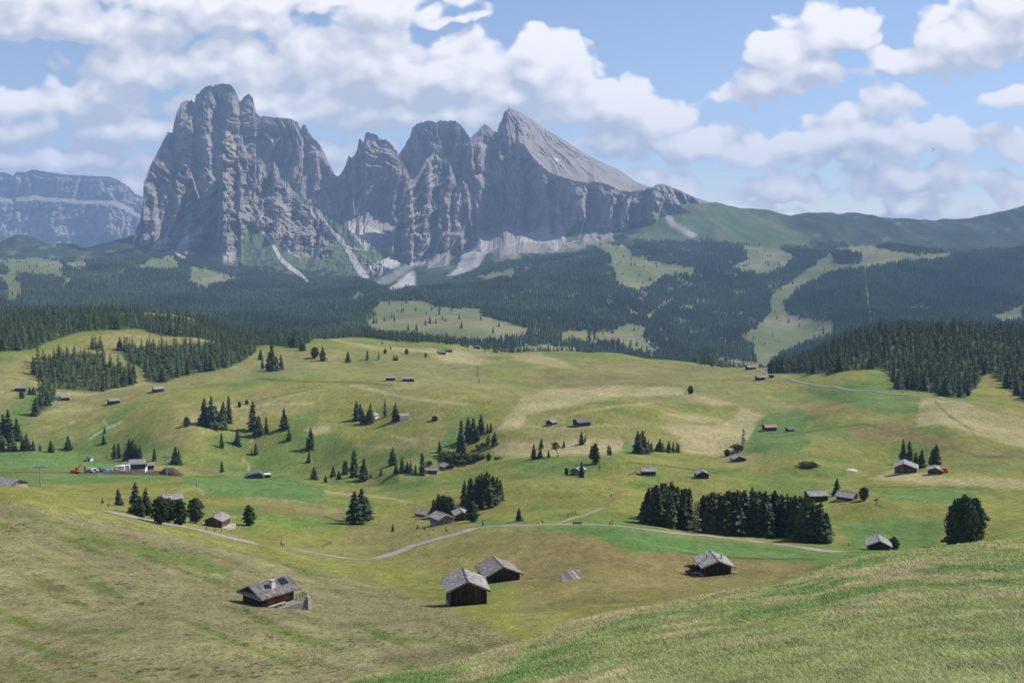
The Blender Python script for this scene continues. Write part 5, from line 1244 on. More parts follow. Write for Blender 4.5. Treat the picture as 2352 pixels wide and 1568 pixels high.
# ---- middle distance
r, rf = hut(500, 1209, 'brown log house with small chimney and pale terrace beside the road', 5.6, 5.6, 2.3, 1.2, 12, BROWNWOOD, SHINGLE, .5, .5, name='log_house', chimneys=[(-.9, -.6, 'pipe')], windows=[('right', -1, 1.3, .8, .9), ('right', 1.2, 1.3, .8, .9)], cat='house')
MB().box(2.86, -2.9, -1.2, 4.6, 3.2, .05).build('terrace', STONE, r)
MB().box(2.82, -.2, .1, 2.88, .6, 1.9).build('door', SHUT, r)
r, rf = hut(1014, 1203, 'grey hut with broad pale roof, left one of the two by the road bend', 5.4, 5.8, 2.3, 1.2, 147, GREYWOOD, PALESH, .5, .5, name='hut')
r, rf = hut(1059, 1194, 'small brown hut with pale roof, right one of the two by the road bend', 4.6, 5.2, 2.2, 1.4, -12, BROWNWOOD, PALESH, .5, .5, name='hut')
MB().box(-.5, -2.66, .1, .5, -2.61, 1.8).build('door', DOORM, r)
hut(974, 1184, 'low hut showing only its grey roof left of the dark trees', 5.5, 4.5, 1.2, 1.0, -60, GREYWOOD, BROWNSH, name='hut', boards=False)
hut(396, 1160, 'pale-roofed house almost hidden behind the four roadside pines', 5.5, 6, 2.6, 1.3, 62, BROWNWOOD, PALESH, name='house', cat='house')
hut(2080, 1086, 'big brown barn with wide pale roof before the four tall spruces', 9.6, 9, 2.9, 2.0, 20, BROWNWOOD, PALESH, .7, .8, name='barn', cat='barn', ridge_off=-1.0, windows=[('front', -1.2, 1.6, 1.0, .8), ('front', 1.4, 1.6, 1.0, .8)], door=(0, 1.2, 2))
hut(2147, 1088, 'small brown hut with the red vehicle right of the big barn', 5.6, 5.4, 2.0, 1.2, 20, BROWNWOOD, PALESH, .5, .5, name='hut')
hut(1874, 1151, 'long grey barn with striped board roof at the right end of the big grove', 5.6, 7.2, 2.6, 1.3, 86, DARKWOOD, PALESH, .4, .5, name='barn', cat='barn')
hut(1945, 1147, 'low dark hut with sagging roof between two trees at right', 5.6, 6, 1.5, 1.4, 128, DARKWOOD, SHINGLE, .5, .6, name='hut')
hut(2017, 1262, 'dark hut with bright pale roof under the edge of the near hill', 5.2, 5.6, 1.7, 1.2, 13, DARKWOOD, PALESH, .5, .7, name='hut')
hut(1489, 1090, 'small hut with white board roof and board fence on the middle slope', 5.4, 6.0, 2.2, 1.1, 88, DARKWOOD, PALESH, .5, .5, name='hut')
hut(1611, 1097, 'plain dark grey hut on the middle slope right of the white-roofed one', 5.4, 6, 2.3, 1.3, -4, DARKWOOD, SHINGLE, .45, .45, name='hut')
hut(1695, 1059, 'low grey hut beside a round pine on the right slope', 7.0, 7, 1.6, 1.6, -6, DARKWOOD, SHINGLE, .5, .6, name='hut')
hut(1328, 1090, 'small hut with white gable hidden behind a spruce', 5.2, 5.5, 2.4, 1.5, 30, GREYWOOD, PALESH, .5, .5, name='hut')
hut(1767, 988, 'dark hut with orange-red roof on the bright green field', 6.5, 7.8, 2.6, 1.4, 80, DARKWOOD, TILE, .6, .6, name='hut')
hut(1814, 990, 'little dark shed beside the orange-roofed hut', 4.0, 4.6, 1.6, .9, 70, DARKWOOD, DARKSH, name='shed', boards=False, cat='shed')
hut(1336, 977, 'large dark farm hut in the middle of the tan fields', 8, 9, 2.8, 1.8, 65, DARKWOOD, DARKSH, .6, .6, name='hut')
hut(1267, 975, 'small grey hut left of the dark farm hut on the tan fields', 5.4, 5.4, 2.0, 1.3, 40, DARKWOOD, SHINGLE, name='hut')
hut(994, 1086, 'brown hut with dark posts at the end of the gully row', 5.5, 6, 2.2, 1.3, 95, BROWNWOOD, BROWNSH, name='hut')
hut(1026, 1076, 'low hut with grey hipped roof at the ravine mouth', 6.5, 6.5, 1.6, 1.5, -30, DARKWOOD, SHINGLE, name='hut')
# ---- far huts
far_huts = 'far huts on the upper meadows'
for (px, py, w_, l_, yw, wl, rf_, lab) in [
 (938, 875, 6, 10, 86, DARKWOOD, PALESH, 'far hut with bright roof, right one of the pair on the flat meadow'),
 (897, 873.5, 5, 8, 86, DARKWOOD, PALESH, 'small far hut, left one of the pair on the flat meadow'),
 (1014, 814, 7, 9, 70, DARKWOOD, DARKSH, 'dark far hut, front one of the pair under the crest wood'),
 (1030, 808, 7, 9, 80, DARKWOOD, DARKSH, 'dark far hut, rear one of the pair under the crest wood'),
 (1095, 800, 5, 9, 85, DARKWOOD, DARKSH, 'lower of the two tiny far huts below the crest'),
 (1110, 796, 5, 8, 75, DARKWOOD, DARKSH, 'upper of the two tiny far huts below the crest'),
 (727, 769, 6, 9, 85, DARKWOOD, PALESH, 'far hut with white roof at the wood edge'),
 (363, 899, 7, 8, 60, BROWNWOOD, PALESH, 'brown far hut just below the left-hand wood'),
 (261, 927, 6, 8, 55, DARKWOOD, SHINGLE, 'dark hut alone on the left hay slope'),
 (137, 917, 4, 6, 80, WHITE, SHINGLE, 'whitish small hut, left one of the touching pair at left'),
 (150, 919, 5, 6, 60, DARKWOOD, SHINGLE, 'dark small hut, right one of the touching pair at left'),
 (47, 898, 5, 8, 78, DARKWOOD, SHINGLE, 'long dark hut at the left edge by two small spruces'),
 (1746, 872, 6, 7.5, 80, DARKWOOD, SHINGLE, 'dark hut beside the pale road under the right-hand wood'),
 (1772, 867, 3, 4, 80, DARKWOOD, DARKSH, 'tiny shed beside the pale road'),
 (1724, 848, 8, 10, 80, REDWOOD, TILE, 'reddish house at the saddle where the pale road leaves'),
 (999, 965, 4, 4, 0, DARKWOOD, DARKSH, 'tiny dark hut alone right of the white houses'),
 (857, 962, 6, 7, 25, WHITE, PALESH, 'white house peeping out between the meadow spruces'),
 (927, 962, 5, 6, 70, WHITE, PALESH, 'second white house right of the broad meadow spruce')]:
    hut(px, py, lab, w_, l_, 2.6, w_ * .24, yw, wl, rf_, .5, .5, far_huts, name='house' if 'house' in lab else 'hut', stones=False, boards=False, cat='house' if 'house' in lab else 'hut', door=(0, 1, 1.9))
# ---- the farm with building works
r, rf = hut(318, 1079, 'grey-roofed farmhouse beside the building site', 9, 9, 4.2, 1.8, 80, DARKWOOD, SHINGLE, .7, .7, name='farmhouse', cat='farmhouse', windows=[('right', -2, 2.8, .9, .9), ('right', 0, 2.8, .9, .9), ('right', 2, 2.8, .9, .9)], stones=False)
MB().box(-4.56, -4.56, -2, 4.56, 4.56, .9).build('base_wall', WHITE, r)
hut(344, 1076, 'lower annex right of the grey-roofed farmhouse', 5.5, 5, 2.6, 1.2, 75, DARKWOOD, SHINGLE, name='annex', cat='annex', boards=False)
hut(206, 1058, 'small white cabin on the green field above the building site', 3.4, 3.4, 2.4, .5, 10, WHITE, DARKSH, name='cabin', boards=False, stones=False, door=(0, .9, 1.8), cat='cabin')
hut(18, 1113, 'long grey roof showing behind the crest of the left slope', 8, 12, .6, 1.6, -62, GREYWOOD, SHINGLE, name='barn', boards=False, cat='barn', ymin=236)
# excavator
x, y, z = hit(172, 1087); r = root('excavator', (x, y, z), radians(12), 'orange excavator with raised arm on the dug strip', 'excavator')
tk = MB()
for sy in (-1.1, .7): tk.box(-1.9, sy, 0, 1.9, sy + .5, .75)
tk.build('track', BLACK, r)
bd = MB(); bd.box(-1.8, -1.15, .8, 1.2, 1.15, 1.75); bd.box(-1.9, -1.1, 1.75, -.5, 1.1, 2.2); bd.build('body', ORANGE, r)
cb = MB().box(.1, -.1, 1.76, 1.25, 1.0, 3.0).build('cab', ORANGE, r); MB().box(1.26, 0, 2.0, 1.29, .9, 2.85).build('window', GLASS, cb)
am = MB(); am.bar((1.0, -.5, 1.6), (3.0, -.5, 4.6), .45); am.bar((3.0, -.5, 4.6), (4.9, -.5, 3.0), .36); am.build('arm', ORANGE, r)
MB().poly([(4.6,-1,3.1),(5.3,-1,3.0),(5.0,-1,2.1),(4.3,-1,2.3),(4.6,0,3.1),(5.3,0,3.0),(5.0,0,2.1),(4.3,0,2.3)], [(0,1,2,3),(7,6,5,4),(0,4,5,1),(1,5,6,2),(2,6,7,3),(3,7,4,0)]).build('bucket', DARKMET, r)
# vehicles and stores
def van(px, py, material, label, L=4.6, Wd=1.9, H=2.0, yaw=0, ymin=60):
    x, y, z = hit(px, py, ymin); r = root('van', (x, y, z), radians(yaw), label, 'van', None)
    MB().prism([(-L/2, .35), (L/2, .35), (L/2, .95), (L/2 - .9, 1.05), (L/2 - 1.4, H), (-L/2, H)], -Wd/2, Wd/2).build('body', material, r)
    for sx in (-L/2 + .9, L/2 - .9):
        for sy in (-Wd/2 - .03, Wd/2 - .19):
            wv = MB(); n = 12
            P = [(sx + .36 * cos(2*pi*i/n), sy, .36 + .36 * sin(2*pi*i/n)) for i in range(n)] + [(sx + .36 * cos(2*pi*i/n), sy + .22, .36 + .36 * sin(2*pi*i/n)) for i in range(n)]
            wv.poly(P, [tuple(range(n)), tuple(range(2*n-1, n-1, -1))] + [(i, n + i, n + (i+1) % n, (i+1) % n) for i in range(n)]); wv.build('wheel', BLACK, r)
    w_ = MB()
    for sy in (-Wd/2 - .02, Wd/2): w_.prism([(-.2, 1.15), (L/2 - 1.15, 1.15), (L/2 - 1.5, H - .2), (-.2, H - .2)], sy, sy + .02)
    w_.build('side_window', GLASS, r)
    return r
van(206, 1085, METAL, 'silver van, left one parked beside the excavator'); van(217, 1084, WHITE, 'white van, middle one parked beside the excavator', yaw=20); van(227, 1083.5, DARKMET, 'dark grey van, right one parked beside the excavator', yaw=-5)
van(2167, 1086, REDP, 'red vehicle behind the small hut at right', 4.2, 1.9, 2.2, 30)
def heap(px, py, material, label, name, cat, sx, sy, h, seed, ymin=60):
    x, y, z = hit(px, py, ymin); n = 17; u = np.linspace(-1, 1, n); X, Y = np.meshgrid(u, u); rr = np.hypot(X, Y)
    Z = h * np.clip(1 - rr ** 2, -.4, 1) ** 1 * (1 + .5 * fbm(X * 2.2 + seed, Y * 2.2, 3, seed)) if True else 0
    V = np.stack([X * sx + .2 * fbm(X * 3, Y * 3, 2, seed), Y * sy, np.where(rr > 1, -.6, Z)], -1).reshape(-1, 3)
    o = link(name, new_mesh(name, V, grid_faces(n, n), True), None, (x, y, z), 0, [material]); return tag(o, label, cat)
heap(390, 1090, EARTHM, 'long brown mound of dug earth right of the farm', 'earth_mound', 'earth mound', 8.0, 4, 4.2, 3)
heap(262, 1086, EARTHM, 'low heap of dug earth along the building site', 'earth_mound', 'earth mound', 13, 2.2, 1.2, 5)
heap(241, 1081, BLUE, 'blue tarpaulin over stacked material left of the farm', 'tarpaulin', 'tarpaulin', 2.6, 1.6, 1.5, 7)
heap(221, 1090, GREENP, 'bright green tarpaulin flat on the field below the vans', 'tarpaulin', 'tarpaulin', 2.6, 1.4, .7, 9)
heap(1955, 1080, WHITE, 'white sheet spread over a hay pile on the right meadow', 'hay_cover', 'cover', 3.2, 1.6, .8, 11)
for px, py, lab in ((288, 1076, 'white site container left of the farmhouse'), (276, 1078, 'pale site container behind the blue tarpaulin')):
    x, y, z = hit(px, py); r = root('container', (x, y, z), radians(8), lab, 'container', 'site containers')
    MB().box(-2.6, -1.2, -.3, 2.6, 1.2, 2.3).build('body', WHITE, r); MB().box(-.5, -1.25, 0, .4, -1.2, 2.0).build('door', METAL, r)
for i, (px, py) in enumerate(((254, 1082), (263, 1080), (270, 1082), (280, 1083))):
    x, y, z = hit(px, py); o = MB().box(-1.1, -.6, -.2, 1.1, .6, .9).box(-1.0, -.5, .92, .9, .5, 1.3).build('timber_stack', PALEW); o.location = (x, y, z); o.rotation_euler = (0, 0, .3 * i)
    tag(o, ('first', 'second', 'third', 'fourth')[i] + ' pale timber stack from left on the building site', 'timber stack', 'timber stacks of the building site')
# ---- lift station and pylons
x, y, z = hit(583, 1097); r = root('lift_station', (x, y, z - .6), radians(14), 'dark glass chairlift station with rounded white-edged roof', 'lift station')
prof = [(-6.2 + .0, 0)] + [(-6.2 + 12.4 * t_, 5.3 * (1 - (2*t_ - 1) ** 4) ** .6 * (.55 + .45 * t_)) for t_ in np.linspace(.02, .98, 15)] + [(6.2, 0)]
MB().prism(prof, -3.4, 3.4).build('shell', plain('dark_cladding', (0.06, 0.07, 0.10), 0.25, .3, .1, spec=.5), r)
for yy in (-3.55, -.6, 3.4):
    ed = MB()
    for (xa, za), (xb, zb) in zip(prof[:-1], prof[1:]): ed.bar((xa, yy, za + .08), (xb, yy, zb + .08), .32, .26)
    ed.build('rib', WHITE, r)
MB().prism([(-4.9, 1.0), (4.6, 1.0), (4.2, 3.6), (-2.2, 2.7)], -3.62, -3.42).build('window', GLASS, r)
MB().box(6.4, -2.2, -.2, 10.2, 2.0, 2.6).build('annex', DARKMET, r); MB().box(6.2, -2.4, 2.62, 10.4, 2.2, 2.8).build('annex_roof', WHITE, r)
def pylon(px, base, top, label, wide, yaw=0):
    x, y, z = hit(px, base); a, e = ray(px, top); h = float(e) * y - z
    r = root('lift_pylon', (x, y, z), radians(yaw), label, 'lift pylon', 'lift pylons'); 
    MB().cyl(0, 0, -1, h * .88, .38, .26, 10).build('mast', METAL, r); MB().box(-wide/2, -.16, h * .86, wide/2, .16, h * .93).build('crossarm', METAL, r)
    for sx in (-1, 1):
        q = MB(); q.box(sx * wide/2 - .12, -1.6, h * .93, sx * wide/2 + .12, 1.6, h * .93 + .25)
        for t_ in np.linspace(-1.4, 1.4, 5): q.cyl(sx * wide/2, t_, h * .93 + .25, h * .93 + .45, .16, .16, 8)
        q.bar((sx * wide/2, 0, h * .93), (sx * wide/2, 0, h), .14); q.build('sheave_train', METAL, r)
pylon(93, 1116, 1067, 'pale steel lift pylon at the left, before the dug strip', 5.4); pylon(383, 1092, 1044, 'pale steel lift pylon beside the earth mound', 6.0)
for px, b_, t_, lab in ((33, 1066, 1044, 'thin lift post at the left edge of the green field'), (150, 1063, 1040, 'thin lift post in the middle of the green field')):
    x, y, z = hit(px, b_); a, e = ray(px, t_); h = float(e) * y - z
    r = root('lift_post', (x, y, z), 0, lab, 'lift post', 'lift posts'); MB().cyl(0, 0, -.5, h, .16, .12, 8).build('mast', METAL, r); MB().box(-.9, -.1, h - .25, .9, .1, h).build('crossarm', METAL, r)
# ---- little things of the meadow
x, y, z = hit(1326, 1206); r = root('bench', (x, y, z), 0, 'brown wooden bench beside the road', 'bench')
MB().box(-1.3, -.22, .42, 1.3, .22, .5).build('seat', DARKWOOD, r); MB().box(-1.3, .22, .6, 1.3, .28, .95).build('backrest', DARKWOOD, r)
for sx in (-1.05, 1.05): MB().box(sx - .08, -.2, -.3, sx + .08, .26, .42).build('leg', STONE, r)
x, y, z = hit(2012, 1161); r = root('signpost', (x, y, z), 0, 'wooden signpost on the green slope right of the low hut', 'signpost')
MB().box(-.08, -.08, -.3, .08, .08, 2.6).build('post', DARKWOOD, r); MB().box(-.9, -.14, 1.9, .5, -.09, 2.35).build('board', DARKWOOD, r); MB().box(-.2, -.2, 2.45, 1.1, -.15, 2.8).build('board', PALEW, r)
def fence(pts, label, gap=2.2, h=1.1):
    P = [hit(a, b) for a, b in pts]; r = root('fence', P[0], 0, label, 'fence', 'board fences'); po = MB(); ra = MB(); o = np.array(P[0]); last = None
    posts = []
    for p, q in zip(P[:-1], P[1:]):
        n = max(2, int(math.dist(p, q) / gap))
        for t_ in np.linspace(0, 1, n, endpoint=False):
            xx = p[0] + (q[0]-p[0])*t_; yy = p[1] + (q[1]-p[1])*t_; posts.append((xx - o[0], yy - o[1], float(gz(xx, yy)) - o[2]))
    for a_, b_ in zip(posts[:-1], posts[1:]):
        for zz in (.45, .9): ra.bar((a_[0], a_[1], a_[2] + zz), (b_[0], b_[1], b_[2] + zz), .06, .14)
    for k2, p in enumerate(posts[:60]): MB().box(p[0]-.07, p[1]-.07, p[2]-.3, p[0]+.07, p[1]+.07, p[2]+h).build('post', GREYWOOD, r)
    ra.build('rail', GREYWOOD, r)
fence([(1443, 1093), (1452, 1090), (1466, 1084)], 'short board fence left of the white-roofed hut')

SKIN = plain('skin', (0.45, 0.27, 0.19), 0.6, var=.05); HAIR = plain('hair', (0.04, 0.03, 0.022), 0.7)
CL = {n: plain(n + '_cloth', c, 0.85, var=.15, scale=6) for n, c in dict(dark=(.03, .032, .04), red=(.35, .04, .04), blue=(.05, .09, .25), white=(.6, .6, .58), grey=(.18, .18, .19), tan=(.30, .24, .16)).items()}
def person_mesh(stride, bag, jk, tr):
    """a standing or striding walker grown over a skeleton"""
    J = {'pel': (0, 0, .95), 'sp': (0, 0, 1.18), 'ch': (0, -.01, 1.38), 'nk': (0, 0, 1.50), 'hd': (0, -.02, 1.60), 'tp': (0, -.01, 1.74)}
    R = {'pel': .125, 'sp': .115, 'ch': .135, 'nk': .055, 'hd': .085, 'tp': .065}
    E = [('pel', 'sp'), ('sp', 'ch'), ('ch', 'nk'), ('nk', 'hd'), ('hd', 'tp')]
    for s_, sd_ in ((1, 'l'), (-1, 'r')):
        f = stride * s_
        J.update({'hp' + sd_: (.09*s_, 0, .90), 'kn' + sd_: (.10*s_, -.22*f - .03, .50), 'an' + sd_: (.10*s_, -.30*f, .09), 'to' + sd_: (.11*s_, -.30*f - .17, .04),
                  'sh' + sd_: (.19*s_, 0, 1.41), 'el' + sd_: (.24*s_, .16*f + .03, 1.14), 'wr' + sd_: (.23*s_, .20*f - .10, .92), 'fi' + sd_: (.225*s_, .20*f - .14, .83)})
        R.update({'hp' + sd_: .10, 'kn' + sd_: .062, 'an' + sd_: .048, 'to' + sd_: .038, 'sh' + sd_: .068, 'el' + sd_: .046, 'wr' + sd_: .034, 'fi' + sd_: .03})
        E += [('pel', 'hp' + sd_), ('hp' + sd_, 'kn' + sd_), ('kn' + sd_, 'an' + sd_), ('an' + sd_, 'to' + sd_), ('ch', 'sh' + sd_), ('sh' + sd_, 'el' + sd_), ('el' + sd_, 'wr' + sd_), ('wr' + sd_, 'fi' + sd_)]
    ks = list(J); me = bpy.data.meshes.new('person'); me.from_pydata([J[k2] for k2 in ks], [(ks.index(a_), ks.index(b_)) for a_, b_ in E], [])
    o = bpy.data.objects.new('tmp', me); COL.objects.link(o); sk = o.modifiers.new('s', 'SKIN'); sb = o.modifiers.new('u', 'SUBSURF'); sb.levels = 1; sb.render_levels = 1
    for i, k2 in enumerate(ks):
        v = me.skin_vertices[0].data[i]; v.radius = (R[k2], R[k2]); v.use_root = (k2 == 'pel')
    dg = bpy.context.evaluated_depsgraph_get(); out = bpy.data.meshes.new_from_object(o.evaluated_get(dg)); bpy.data.objects.remove(o)
    for mm in (CL[tr], CL[jk], SKIN, HAIR, BLACK): out.materials.append(mm)
    for p in out.polygons:
        c = p.center; zc = c.z; p.use_smooth = True
        p.material_index = 4 if zc < .10 else 0 if zc < .98 and abs(c.x) < .19 else 2 if (zc < .90 and abs(c.x) >= .17) or (1.47 < zc < 1.66 and c.y < .03) else 3 if zc >= 1.6 else 1
    out.name = 'person'; return out
PM = [person_mesh(.8, 0, 'dark', 'dark'), person_mesh(.9, 0, 'red', 'grey'), person_mesh(.3, 0, 'blue', 'tan'), person_mesh(.7, 0, 'white', 'dark')]
for px, py, k2, yaw, lab, grp in [(646, 1255, 0, 70, 'walker in dark clothes, left one of the two on the hidden road stretch', 'walkers'), (650.5, 1255.5, 3, 75, 'walker in white top, right one of the two on the hidden road stretch', 'walkers'),
  (1401, 1208, 0, 90, 'walker in dark clothes on the road left of the big grove', 'walkers'), (1406.5, 1205, 1, 95, 'walker in red jacket at the road edge left of the big grove', 'walkers'),
  (1305, 1187, 0, 60, 'hiker in dark clothes, first from left on the footpath', 'hikers on the footpath'), (1312, 1186, 2, 60, 'hiker in blue jacket, second from left on the footpath', 'hikers on the footpath'), (1316, 1185, 1, 60, 'hiker in red jacket, third from left on the footpath', 'hikers on the footpath'), (1321, 1183, 0, 60, 'hiker in dark clothes, rightmost on the footpath', 'hikers on the footpath'),
  (1404, 1143, 0, 30, 'lone hiker in dark clothes high on the brown track', 'hikers on the footpath'), (451, 1119, 0, 150, 'lone walker on the pale path across the left green field', 'walkers')]:
    x, y, z = hit(px, py); o = link('person', PM[k2], None, (x, y, z), radians(yaw)); tag(o, lab, 'person', grp)
# soaring bird
a, e = ray(2143, 343); Yb = 300.0
bw = MB(); bw.poly([(0,-.28,0),(.10,-.05,.04),(.06,.3,0),(-.06,.3,0),(-.10,-.05,.04),(0,0,-.08)], [(0,1,4),(1,2,3,4),(0,5,1),(1,5,2),(2,5,3),(3,5,4),(4,5,0)])
bw.poly([(.08,-.1,.03),(.5,-.16,.16),(1.05,-.02,.10),(.5,.12,.15),(.08,.14,.03)], [(0,1,3,4),(1,2,3)]); bw.poly([(-.08,-.1,.03),(-.5,-.16,.16),(-1.05,-.02,.10),(-.5,.12,.15),(-.08,.14,.03)], [(4,3,1,0),(3,2,1)])
o = bw.build('bird', BIRDM); o.location = (float(a)*Yb, Yb, float(e)*Yb); o.rotation_euler = (.5, .3, .8); tag(o, 'tiny dark bird soaring before the clouds at right', 'bird')
# ================================================================== GRASS of the near hill
def near_grass(n, seed):
    r = np.random.default_rng(seed)
    # even in direction, so that nearer ground carries more blades
    px = r.uniform(500, 2700, n * 3); py = r.uniform(1215, 1660, n * 3)
    a, e = ray(px, py); Yg = np.exp(np.linspace(math.log(2.5), math.log(60), 260)); ok = np.zeros(len(px), bool); yy = np.zeros(len(px))
    prev = None
    for Y in Yg:
        d = gz(a * Y, np.full(len(a), Y)) - e * Y
        new = (d >= 0) & ~ok
        if prev is not None:
            t = np.where(new, prev / (prev - d + 1e-12), 0); yy = np.where(new, lastY + np.clip(t, 0, 1) * (Y - lastY), yy)
        else: yy = np.where(new, Y, yy)
        ok |= new; prev = d; lastY = Y
    sel = np.where(ok & (yy < 46))[0][:n]
    y = yy[sel]; x = a[sel] * y; z = gz(x, y)
    return x, y, z, r
x, y, z, r = near_grass(165000, 9)
n5 = fbm(x / 1.6, y / 2.6, 4, 71)
px, py = proj(x, y, z); tc = tint(px, py, y, x, y)
V = []; C = []; nb = 4
for b_ in range(nb):
    h = (0.018 + 0.024 * r.random(len(x))) * (1 + 1.1 * np.clip(n5 + .05, 0, 1)) * (1 + y / 60); an = r.uniform(0, 6.28, len(x)); ln = r.uniform(.3, 1.1, len(x)) * h
    w = (0.0028 + 0.00045 * y) * r.uniform(.7, 1.3, len(x)); ox = r.normal(0, .05, len(x)); oy = r.normal(0, .05, len(x))
    dx, dy = np.cos(an), np.sin(an); sx, sy = -np.sin(an + r.normal(0, .5, len(x))), np.cos(an)
    bx, by = x + ox, y + oy; zb = gz(bx, by) - .01
    p0 = np.stack([bx - sx * w, by - sy * w, zb], 1); p1 = np.stack([bx + sx * w, by + sy * w, zb], 1)
    m0 = np.stack([bx + dx * ln * .35 - sx * w * .7, by + dy * ln * .35 - sy * w * .7, zb + h * .6], 1); m1 = np.stack([bx + dx * ln * .35 + sx * w * .7, by + dy * ln * .35 + sy * w * .7, zb + h * .6], 1)
    tp = np.stack([bx + dx * ln, by + dy * ln, zb + h * .92], 1)
    V.append(np.stack([p0, p1, m1, m0, tp], 1).reshape(-1, 3))
    dry = r.random(len(x)); cc = tc * r.uniform(1.1, 1.65, (len(x), 1)) * (1 + .5 * np.clip(fbm(x / .45, y / .7, 2, 73), -.6, .6))[:, None]; cc = np.where((dry > .84)[:, None], np.array([[.42, .37, .20]]) * r.uniform(.7, 1.25, (len(x), 1)), cc)
    C.append(np.repeat(cc, 5, 0))
V = np.concatenate(V); C = np.concatenate(C); nq = len(V) // 5; o5 = np.arange(nq)[:, None] * 5
m, nt, b = mat('grass_blades'); k = N(nt); at = k.n('ShaderNodeAttribute', attribute_name='tint')
k.l(at.outputs['Color'], b.inputs['Base Color']); b.inputs['Roughness'].default_value = .55; b.inputs['Specular IOR Level'].default_value = .25
tl = k.n('ShaderNodeBsdfTranslucent'); k.l(k.scale_col(at.outputs['Color'], 1.1), tl.inputs['Color']); mx = k.n('ShaderNodeMixShader'); mx.inputs[0].default_value = .4
k.l(b.outputs[0], mx.inputs[1]); k.l(tl.outputs[0], mx.inputs[2]); k.l(mx.outputs[0], nt.nodes['Material Output'].inputs['Surface'])
ob = link('grass', new_mesh('grass', V, [o5 + np.array([[0, 1, 2, 3]]), o5 + np.array([[3, 2, 4]])], False, {'tint': C}), mats=[m]); tag(ob, 'short mown grass of the near hill', 'grass', kind='stuff')
# tussocks and stubble of the slopes below
r = np.random.default_rng(19); n = 150000
y = np.exp(r.uniform(math.log(58), math.log(340), n)); x = r.uniform(-.56, .36, n) * y
z = gz(x, y); px, py = proj(x, y, z); mw_ = patch(px, py, MOWN, 14)
keep = (fbm(x / 9, y / 14, 3, 81) + .6 * fbm(x / 2.5, y / 4, 2, 82) > .02) & (r.random(n) < .10 + .55 * mw_); x, y = x[keep], y[keep]; z = gz(x, y)
px, py = proj(x, y, z); tc = tint(px, py, y, x, y); n = len(x); V = []; C = []
on = np.zeros(n, bool)
for P_, w_ in ((ROAD1, 16), (ROAD2, 16)): on |= strip(px, py, P_, w_, w_) > .3
for b_ in range(3):
    h = r.uniform(.03, .10, n) * (.6 + y / 300) * np.where(on, 0.02, 1); an = r.uniform(0, 6.28, n); w = r.uniform(.04, .10, n) * (.5 + y / 260); ox = r.normal(0, .10, n); oy = r.normal(0, .10, n)
    bx, by = x + ox, y + oy; zb = gz(bx, by) - .02; dx, dy = np.cos(an), np.sin(an)
    V.append(np.stack([np.stack([bx - dx * w, by - dy * w, zb], 1), np.stack([bx + dx * w, by + dy * w, zb], 1), np.stack([bx + r.normal(0, .09, n), by + r.normal(0, .09, n), zb + h], 1)], 1).reshape(-1, 3))
    C.append(np.repeat(np.clip(tc * r.choice([.75, 1.1, 1.35, 1.6, 1.9], n)[:, None], 0, .8), 3, 0))
V = np.concatenate(V); ob = link('meadow_grass', new_mesh('meadow_grass', V, np.arange(len(V)).reshape(-1, 3), False, {'tint': np.concatenate(C)}), mats=[m]); tag(ob, 'tussocks and stubble of the slopes below', 'grass', kind='stuff')
# ================================================================== LIGHT, SKY, AIR, CAMERA
SUN_AZ, SUN_EL = radians(66), radians(45)          # clockwise from straight ahead
sd = (sin(SUN_AZ) * cos(SUN_EL), cos(SUN_AZ) * cos(SUN_EL), sin(SUN_EL))
L = bpy.data.lights.new('sun', 'SUN'); L.energy = 4.3; L.angle = radians(0.5); L.color = (1.0, 0.95, 0.88)
lo = bpy.data.objects.new('sun', L); COL.objects.link(lo)
from mathutils import Vector
lo.rotation_euler = Vector(sd).to_track_quat('Z', 'Y').to_euler(); lo.location = (200, 0, 400)

W = bpy.data.worlds.new('World'); SC.world = W; W.use_nodes = True
nt = W.node_tree; nt.nodes.clear(); k = N(nt)
out = k.n('ShaderNodeOutputWorld'); bg = k.n('ShaderNodeBackground'); k.l(bg.outputs[0], out.inputs[0])
sky = k.n('ShaderNodeTexSky', sky_type='NISHITA'); sky.sun_disc = False
sky.sun_elevation = SUN_EL; sky.sun_rotation = SUN_AZ; sky.altitude = 2000; sky.air_density = 1.0; sky.dust_density = 0.2; sky.ozone_density = 1.5
bg.inputs['Strength'].default_value = 0.10
dirv = k.n('ShaderNodeTexCoord').outputs['Generated']

